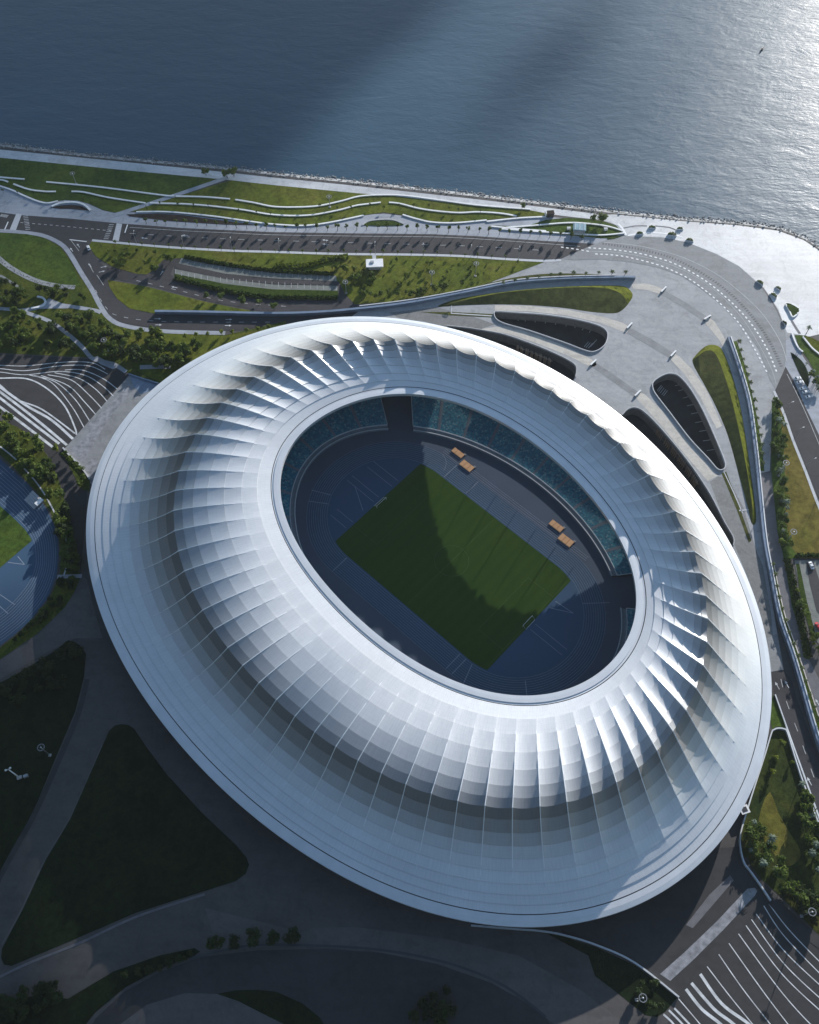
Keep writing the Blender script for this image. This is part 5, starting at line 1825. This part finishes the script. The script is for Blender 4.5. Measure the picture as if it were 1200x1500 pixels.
# flood mast on the western lawn
q = P(12, 1127, 15)
o = empty("flood_mast", (q.x, q.y, 0.1), "white flood mast with two lamp heads on the dark western lawn", "lamp")
mesh_obj("mast", *tube_geo([(0, 0, 0), (0, 0, 15)], [0.4, 0.22], 8), M['white'], o, True)
mesh_obj("head_frame", *box_geo(0, 0, 14.6, 2.6, 0.5, 0.4, 0.5), M['steel'], o)
mesh_obj("flood_lamp", *box_geo(0.9, 0.5, 15.0, 0.9, 0.7, 0.7, 0.5, 0.8), M['white'], o)
mesh_obj("flood_lamp", *box_geo(-0.9, -0.5, 15.0, 0.9, 0.7, 0.7, 0.5, 0.8), M['white'], o)
mesh_obj("footing", *box_geo(0, 0, 0, 2.2, 1.4, 0.9, 0.4), M['concrete'], o)
mesh_obj("cabinet", *box_geo(3.0, 0.6, 0, 2.0, 1.3, 1.6, 0.4), M['steel'], o)

# street lights along the sidewalk
def street_light(px, py, label, group, rz=0.0):
    p = P(px, py, 0.1)
    o = empty("street_light", p, label, "street light", group, rz)
    mesh_obj("pole", *tube_geo([(0, 0, 0), (0, 0, 7.5), (0, 0, 8.2)], [0.14, 0.1, 0.09], 6), M['steel'], o, True)
    arm = mesh_obj("arm", *tube_geo([(0, 0, 8.0), (1.0, 0, 8.4), (2.0, 0, 8.5)], [0.07, 0.06, 0.05], 5), M['steel'], o, True)
    mesh_obj("lantern", *box_geo(2.3, 0, 8.35, 0.9, 0.4, 0.2), M['rail'], arm)
    return o


sl0 = street_light(200, 356, "slim street light in the row on the lawn side of the main road", "street lights on the lawn side", pi / 2)
for x in (270, 340, 410, 480, 550, 620, 690, 760):
    yy = 361 + (x - 200) * 0.032
    copy_tree(sl0, None, P(x, yy, 0.1), pi / 2)
s2 = street_light(1150, 603, "slim street light beside the far eastern road", "street lights on the far eastern road", 0.4)
for x, y in ((1165, 640), (1182, 685), (1199, 728)):
    copy_tree(s2, None, P(x, y, 0.1), 0.4)

# pavilion on the lawn
q = P(549, 392, 0.1)
o = empty("pavilion", q, "small white flat-roofed pavilion on the lawn south of the main road", "pavilion")
mesh_obj("roof_slab", *box_geo(0, 0, 3.6, 11, 7, 0.7, 0.05, 0.98), M['white'], o)
mesh_obj("wall", *box_geo(0, 0.3, 0, 8, 4.6, 3.6, 0.05), M['concrete'], o)
mesh_obj("roof_hatch", *box_geo(-1.5, 0.5, 4.3, 2.2, 1.8, 0.6, 0.05), M['steel'], o)
for dx, dy in ((-4.8, -2.8), (4.8, -2.8), (-4.8, 2.8), (4.8, 2.8)):
    mesh_obj("post", *tube_geo([(dx, dy, 0), (dx, dy, 3.6)], [0.16, 0.16], 6), M['steel'], o, True)
ribbon("path", [(548, 374), (549, 387)], 2.4, 0.16, M['kerb'], 1)
# glass kiosk in the lens garden
q = P(848, 338, 0.1)
o = empty("glass_kiosk", q, "pale green glass-roofed entrance kiosk in the eastern lens garden", "kiosk")
groof = mesh_obj("glass_roof", *box_geo(0, 0, 3.4, 8.5, 7.0, 0.4, -0.1, 0.9), M['glass'], o)
mesh_obj("wall", *box_geo(0, 0, 0, 7.6, 6.0, 3.4, -0.1), M['concrete'], o)
for k in range(3):
    mesh_obj("roof_bar", *box_geo(-2.8 + k * 2.8, -0.3 * (k - 1), 3.8, 0.25, 6.4, 0.2, -0.1), M['rail'], groof)
for x, y, lab in ((833, 336, "small white box cabinet just left of the glass kiosk"), (887, 337, "small pale box cabinet in the tip of the lens garden")):
    p = P(x, y, 0.1)
    o = empty("cabinet", p, lab, "cabinet")
    mesh_obj("body", *box_geo(0, 0, 0, 2.2, 1.6, 1.5, 0.1), M['white'], o)
    mesh_obj("cap", *box_geo(0, 0, 1.5, 2.4, 1.8, 0.15, 0.1), M['kerb'], o)
# dark kiosk at the lawn tip
q = P(806, 316, 0.1)
o = empty("lawn_kiosk", q, "dark little kiosk at the eastern tip of the long bayside lawn", "kiosk")
mesh_obj("body", *box_geo(0, 0, 0, 4.2, 3.0, 2.8, 0.1), M['dark'], o)
mesh_obj("roof_slab", *box_geo(0, 0, 2.8, 4.8, 3.6, 0.3, 0.1), M['soil'], o)
mesh_obj("frame_post", *box_geo(-3.2, 0, 0, 0.4, 3.4, 3.4, 0.1), M['white'], o)
# gate booth by the roof
q = P(1088, 1188, 0.1)
o = empty("gate_booth", q, "small white gate booth squeezed between the roof edge and the park wall", "booth")
mesh_obj("body", *box_geo(0, 0, 0, 3.0, 3.0, 2.8, 0.3), M['steel'], o)
mesh_obj("roof_slab", *box_geo(0, 0, 2.8, 4.2, 3.8, 0.3, 0.3), M['white'], o)
mesh_obj("roof_well", *box_geo(0, 0, 3.1, 2.4, 2.2, 0.12, 0.3), M['dark'], o)
# bleacher by training track
q = P(50, 734, 0.1)
o = empty("bleacher", q, "grey-white stepped bleacher at the edge of the western training track", "bleacher", None, -0.75)
for k in range(5):
    mesh_obj("bench_row", *box_geo(0, -2.6 + k * 1.3, 0, 9, 1.25, 0.5 + k * 0.45), M['concrete'], o)
canopy = mesh_obj("canopy", *box_geo(4.6, 1.2, 3.0, 2.6, 4.6, 0.25, 0.1), M['white'], o)
for x, y in ((4.0, 3.2), (5.6, 3.2), (4.0, -0.8), (5.6, -0.8)):
    mesh_obj("canopy_post", *tube_geo([(x, y, 0), (x, y, 3.0)], [0.12, 0.12], 6), M['steel'], canopy, True)
# barrier bars on the walkways
for x, y, a, lab in ((972, 425, 0.85, "white barrier bar across the outermost walkway, northern end of its grey band"), (1036, 466, 0.6, "white barrier bar across the outermost walkway, eastern end of its grey band"),
                     (922, 478, 0.85, "white barrier bar across the middle walkway near the northern sunken court"), (986, 519, 0.85, "white barrier bar across the middle walkway near the eastern mound"),
                     (869, 532, 0.8, "white barrier bar across the walkway nearest the roof, northern end"), (934, 577, 0.8, "white barrier bar across the walkway nearest the roof, eastern end")):
    p = P(x, y, 0.1)
    o = empty("barrier", p, lab, "barrier", None, a)
    mesh_obj("bar", *box_geo(0, 0, 0.7, 5.6, 0.9, 0.5), M['white'], o)
    mesh_obj("stand", *box_geo(-2.2, 0, 0, 0.5, 1.2, 0.7), M['steel'], o)
    mesh_obj("stand", *box_geo(2.2, 0, 0, 0.5, 1.2, 0.7), M['steel'], o)
# planters on the pale promenade
PL = [(955, 334, 0.0, 1.0, "half-moon planter nearest the lens garden, on the upper side of the mauve path"), (937, 343, 0.1, 1.0, "half-moon planter nearest the lens garden, on its lower white path"),
      (984, 345, -0.1, 1.25, "largest half-moon planter of the northern five"), (996, 336, 0.0, 0.9, "half-moon planter at the end of the upper mauve path"), (1010, 353, -0.25, 1.05, "half-moon planter at the edge of the curved road, easternmost of the northern five"),
      (1113, 415, -0.75, 1.05, "half-moon planter at the outer bend of the curved road"), (1140, 423, -0.8, 0.85, "small planter farthest out on the pale promenade"), (1133, 434, -0.85, 1.05, "half-moon planter just below the outer bend"),
      (1149, 474, -1.1, 0.85, "small dark planter below the big triangular planter")]
for x, y, a, s, lab in PL:
    p = P(x, y, 0.08)
    o = empty("planter", p, lab, "planter", "planters on the pale promenade", a)
    o.scale = (s, s, s)
    n = 12
    prof = [Vector((2.6 * cos(pi * i / n), 2.3 * sin(pi * i / n) - 0.6, 0)) for i in range(n + 1)]
    vs = [Vector((q.x, q.y, 0)) for q in prof] + [Vector((q.x, q.y, 0.75)) for q in prof]
    m = n + 1
    fs = [tuple(range(m, 2 * m))] + [(i, (i + 1) % m, m + (i + 1) % m, m + i) for i in range(m)]
    mesh_obj("kerb", vs, fs, M['white'], o)
    r = random.Random(int(x))
    g = Geo()
    for k in range(150):
        t = r.uniform(0, pi)
        d = r.random() ** 0.5
        c = Vector((2.15 * d * cos(t), 1.95 * d * sin(t) - 0.45, 0.8 + r.random() * 0.9 * (1 - d * 0.5)))
        u = Vector((r.gauss(0, 1), r.gauss(0, 1), r.gauss(0, 1))).normalized()
        v = u.orthogonal().normalized()
        w2 = u.cross(v)
        g.add(([c + v * .32, c + w2 * .25, c - v * .32, c - w2 * .25], [(0, 1, 2, 3)]))
    g.obj("shrub", M['leafdark'] if y > 460 else M['leaf'], o)
TP = [(1151, 446), (1160, 447), (1166, 450), (1170, 454), (1169, 459), (1161, 465), (1156, 456)]
q = P(1160, 455, 0.08)
o = empty("planter", q, "big triangular planter with dark hedge on the pale promenade", "planter", "planters on the pale promenade")
wl = [p - Vector((q.x, q.y, 0)) for p in W(TP, 0, 4, True)]
mesh_obj("kerb", *wall_geo(wl, 0.8, 0, 0.8, True), M['white'], o)
tris = tessellate_polygon([[Vector((p.x, p.y, 0)) for p in wl]])
mesh_obj("shrub", [Vector((p.x, p.y, 0.7 + 0.25 * random.random())) for p in wl], [t if (wl[t[1]] - wl[t[0]]).cross(wl[t[2]] - wl[t[0]]).z > 0 else t[::-1] for t in tris], M['hedge'], o)


def car(px, py, rz, paint, label, group=None):
    p = P(px, py, 0.16)
    o = empty("parked_car", p, label, "car", group, rz)
    bm = bmesh.new()
    prof = [(-2.2, 0.35), (-2.25, 0.75), (-2.0, 0.95), (-1.5, 1.0), (-0.9, 1.45), (0.6, 1.48), (1.25, 1.02), (2.1, 0.85), (2.25, 0.6), (2.2, 0.35)]
    L = [bm.verts.new((x, -0.88 * (0.86 if z > 1.2 else 1), z)) for x, z in prof]
    R = [bm.verts.new((x, 0.88 * (0.86 if z > 1.2 else 1), z)) for x, z in prof]
    m = len(prof)
    for i in range(m):
        j = (i + 1) % m
        bm.faces.new((L[i], L[j], R[j], R[i]))
    bm.faces.new(L[::-1])
    bm.faces.new(R)
    bmesh.ops.recalc_face_normals(bm, faces=bm.faces)
    bmesh.ops.bevel(bm, geom=list(bm.edges), offset=0.07, segments=2, affect='EDGES')
    me = bpy.data.meshes.new("body")
    bm.to_mesh(me)
    bm.free()
    me.materials.append(M[paint])
    b = bpy.data.objects.new("body", me)
    COL.objects.link(b)
    b.parent = o
    mesh_obj("windscreen", [(1.22, -0.72, 1.08), (1.22, 0.72, 1.08), (0.66, 0.66, 1.47), (0.66, -0.66, 1.47)], [(0, 1, 2, 3)], M['carglass'], o).location = (0.03, 0, 0.03)
    mesh_obj("rear_window", [(-1.45, -0.72, 1.05), (-1.45, 0.72, 1.05), (-0.95, 0.66, 1.44), (-0.95, -0.66, 1.44)], [(3, 2, 1, 0)], M['carglass'], o).location = (-0.03, 0, 0.03)
    for x in (-1.35, 1.35):
        for y in (-0.82, 0.82):
            wh = mesh_obj("wheel", *tube_geo([(x, y - 0.1, 0.33), (x, y + 0.1, 0.33)], [0.33, 0.33], 12), M['tyre'], o)
            sgn = 0.115 if y > 0 else -0.115
            mesh_obj("rim", *tube_geo([(x, y + sgn - 0.01, 0.33), (x, y + sgn + 0.01, 0.33)], [0.2, 0.2], 10), M['steel'], wh)
    return o


car(130, 364, 2.0, 'carwhite', "white car waiting where the side road meets the main road")
car(1198, 918, 1.9, 'carred', "red car in the eastern car park")
car(1188, 829, 1.75, 'carwhite', "white car at the head of the eastern car park aisle")
for i, (x, y) in enumerate([(1168, 555), (1172, 561), (1176, 570), (1180, 575), (1185, 582)]):
    nm = ("northernmost", "second from the north", "middle", "second from the south", "southernmost")[i]
    car(x, y, 0.25, 'carwhite', f"white car, {nm} of the five parked beside the far eastern lens lawn", "cars parked by the far eastern lens lawn")
# boat on the bay
q = P(1117, 72, -2.1)
o = empty("boat", q, "tiny dark boat far out on the bright water", "boat", None, 0.9)
hv = [(-4, -1.2, 0), (2.5, -1.2, 0), (5, 0, 0.1), (2.5, 1.2, 0), (-4, 1.2, 0), (-4, -1.5, 1.2), (2.5, -1.5, 1.2), (5.8, 0, 1.6), (2.5, 1.5, 1.2), (-4, 1.5, 1.2)]
mesh_obj("hull", hv, [(0, 4, 3, 2, 1), (5, 6, 7, 8, 9), (0, 1, 6, 5), (1, 2, 7, 6), (2, 3, 8, 7), (3, 4, 9, 8), (4, 0, 5, 9)], M['dark'], o)
mesh_obj("cabin", *box_geo(-1, 0, 1.2, 3, 2, 1.8, 0, 0.85), M['dark'], o)
o.scale = (0.5, 0.5, 0.5)

# ---------------------------------------------------------------- clouds that shade parts of the site
def mk_cloud(name, thin):
    k = N(name, 1.0, 0.0)
    k.color((0.85, 0.86, 0.88))
    if thin:
        tp = k.n('ShaderNodeBsdfTransparent')
        mx = k.n('ShaderNodeMixShader')
        mx.inputs[0].default_value = thin
        k.l(k.b.outputs[0], mx.inputs[1])
        k.l(tp.outputs[0], mx.inputs[2])
        k.l(mx.outputs[0], k.out.inputs[0])
    return k.m


M['cloud'] = mk_cloud('cloud_white', 0.0)
M['wisp'] = mk_cloud('cloud_wisp', 0.91)


def cloud(shadow_pts, height, puff, n, seed, mat):
    """bank of puffs high above the site, standing on the sun's side of the ground it shades"""
    gp = [p if isinstance(p, Vector) else P(*p) for p in shadow_pts]
    k = height / SUN_DIR.z
    off = Vector((SUN_DIR.x * k, SUN_DIR.y * k, height))
    r = random.Random(seed)
    bm = bmesh.new()
    x0, x1 = min(p.x for p in gp), max(p.x for p in gp)
    y0, y1 = min(p.y for p in gp), max(p.y for p in gp)
    cnt, tries = 0, 0
    step = puff * 0.75
    pts = []
    y = y0
    while y <= y1:
        x = x0
        while x <= x1:
            q = Vector((x + r.uniform(-.3, .3) * step, y + r.uniform(-.3, .3) * step, 0))
            if inside(q, gp):
                pts.append(q)
            x += step
        y += step * 1.6
    for q in pts:
        s = puff * r.uniform(0.7, 1.05)
        m = Matrix.Translation(q + off + Vector((0, 0, r.uniform(-.2, .2) * puff))) @ Matrix.Diagonal((s, s * 1.25, s * 0.45, 1))
        bmesh.ops.create_icosphere(bm, subdivisions=2, radius=1.0, matrix=m)
    me = bpy.data.meshes.new("cloud")
    bm.to_mesh(me)
    bm.free()
    me.materials.append(M[mat])
    me.polygons.foreach_set('use_smooth', [True] * len(me.polygons))
    o = bpy.data.objects.new("cloud", me)
    COL.objects.link(o)
    struct(o)


CLOUDS = True
if CLOUDS:
    cloud([P(350, 236), P(395, 205), P(470, 115), P(560, 0), Vector((130, 1100, 0)), Vector((-600, 1500, 0)), Vector((-900, 900, 0)), Vector((-600, 480, 0)), P(0, 300), P(120, 300), P(230, 272)], 1500, 55, 0, 3, 'cloud')
    cloud([P(690, 235), P(760, 150), P(850, 80), P(935, 0), P(860, 0), P(760, 90), P(690, 160)], 1500, 22, 0, 5, 'wisp')

cloud([P(-80, 965), P(60, 955), P(60, 1050), P(35, 1172), P(25, 1270), P(88, 1405), P(160, 1480), P(240, 1530), Vector((-60, -200, 0)), Vector((-500, -200, 0)), Vector((-500, 150, 0))], 700, 20, 0, 8, 'cloud')

# unseen hill ring added far behind the camera to darken the roof's reflections
def added_hills():
    vs, fs = [], []
    na, nr = 90, 9
    for i in range(na + 1):
        a = radians(110 + 190 * i / na)
        for j in range(nr):
            q = j / (nr - 1)
            d = 2600 + 2600 * q
            x, y = d * cos(a), 200 + d * sin(a)
            e = min(1.0, i / 12, (na - i) / 12)
            h = sin(pi * q) ** 0.8 * e * (250 + 110 * noise.noise(Vector((x * 0.0011, y * 0.0011, 3.0))) + 50 * noise.noise(Vector((x * 0.004, y * 0.004, 9.0)))) - 3
            vs.append((x, y, h))
    for i in range(na):
        for j in range(nr - 1):
            a = i * nr + j
            fs.append((a, a + nr, a + nr + 1, a + 1))
    struct(mesh_obj("added_hills", vs, fs, grass('dark_added_hill', (0.008, 0.014, 0.012), (0.012, 0.019, 0.016), (0.016, 0.024, 0.020), 0.004), None, True))


added_hills()


# unseen cloud sheet, added so the roof mirrors a darker low sky
def added_deck():
    vs, fs = [], []
    na, nr = 80, 26
    for side in (0, 1):
        for i in range(na + 1):
            a = radians(135 + 170 * i / na)
            for j in range(nr):
                q = j / (nr - 1)
                wob = noise.noise(Vector((cos(a) * 3, sin(a) * 3, 1.0)))
                d = (2300 + 500 * wob) + 7500 * q ** 1.5
                x, y = d * cos(a), 150 + d * sin(a)
                b = noise.noise(Vector((x * 0.0016, y * 0.0016, 2.0))) * 120 + noise.noise(Vector((x * 0.006, y * 0.006, 5.0))) * 40
                th = 240 * min(1.0, q * 6, (1 - q) * 6, i / 6, (na - i) / 6)
                z = 1050 + b * (0.6 if side == 0 else 1.0) + (0 if side == 0 else th)
                vs.append((x, y, z))
    off = (na + 1) * nr
    for i in range(na):
        for j in range(nr - 1):
            a = i * nr + j
            fs.append((a, a + 1, a + nr + 1, a + nr))
            fs.append((off + a, off + a + nr, off + a + nr + 1, off + a + 1))
    M['addedcloud'] = flat('added_grey_blue_cloud', (0.16, 0.24, 0.36), 1.0, 0.0, 0, 0.1, 0.002)  # the unlit look of the added cloud base is put into this colour
    struct(mesh_obj("cloud", vs, fs, M['addedcloud'], None, True))  # the added unseen cloud sheet


added_deck()


# ---------------------------------------------------------------- thin morning haze over the bay and the site
HV = N('haze_air')
pv = HV.n('ShaderNodeVolumePrincipled')
pv.inputs['Color'].default_value = (0.80, 0.90, 1.0, 1)
pv.inputs['Density'].default_value = 0.00005
pv.inputs['Anisotropy'].default_value = 0.45
HV.t.nodes.remove(HV.b)
HV.l(pv.outputs[0], HV.out.inputs['Volume'])
hb = box_geo(0, 3250, -7.5, 12400, 11900, 478)
tag(mesh_obj("haze", hb[0], hb[1], HV.m), "thin pale haze in the air", None, None, "stuff")
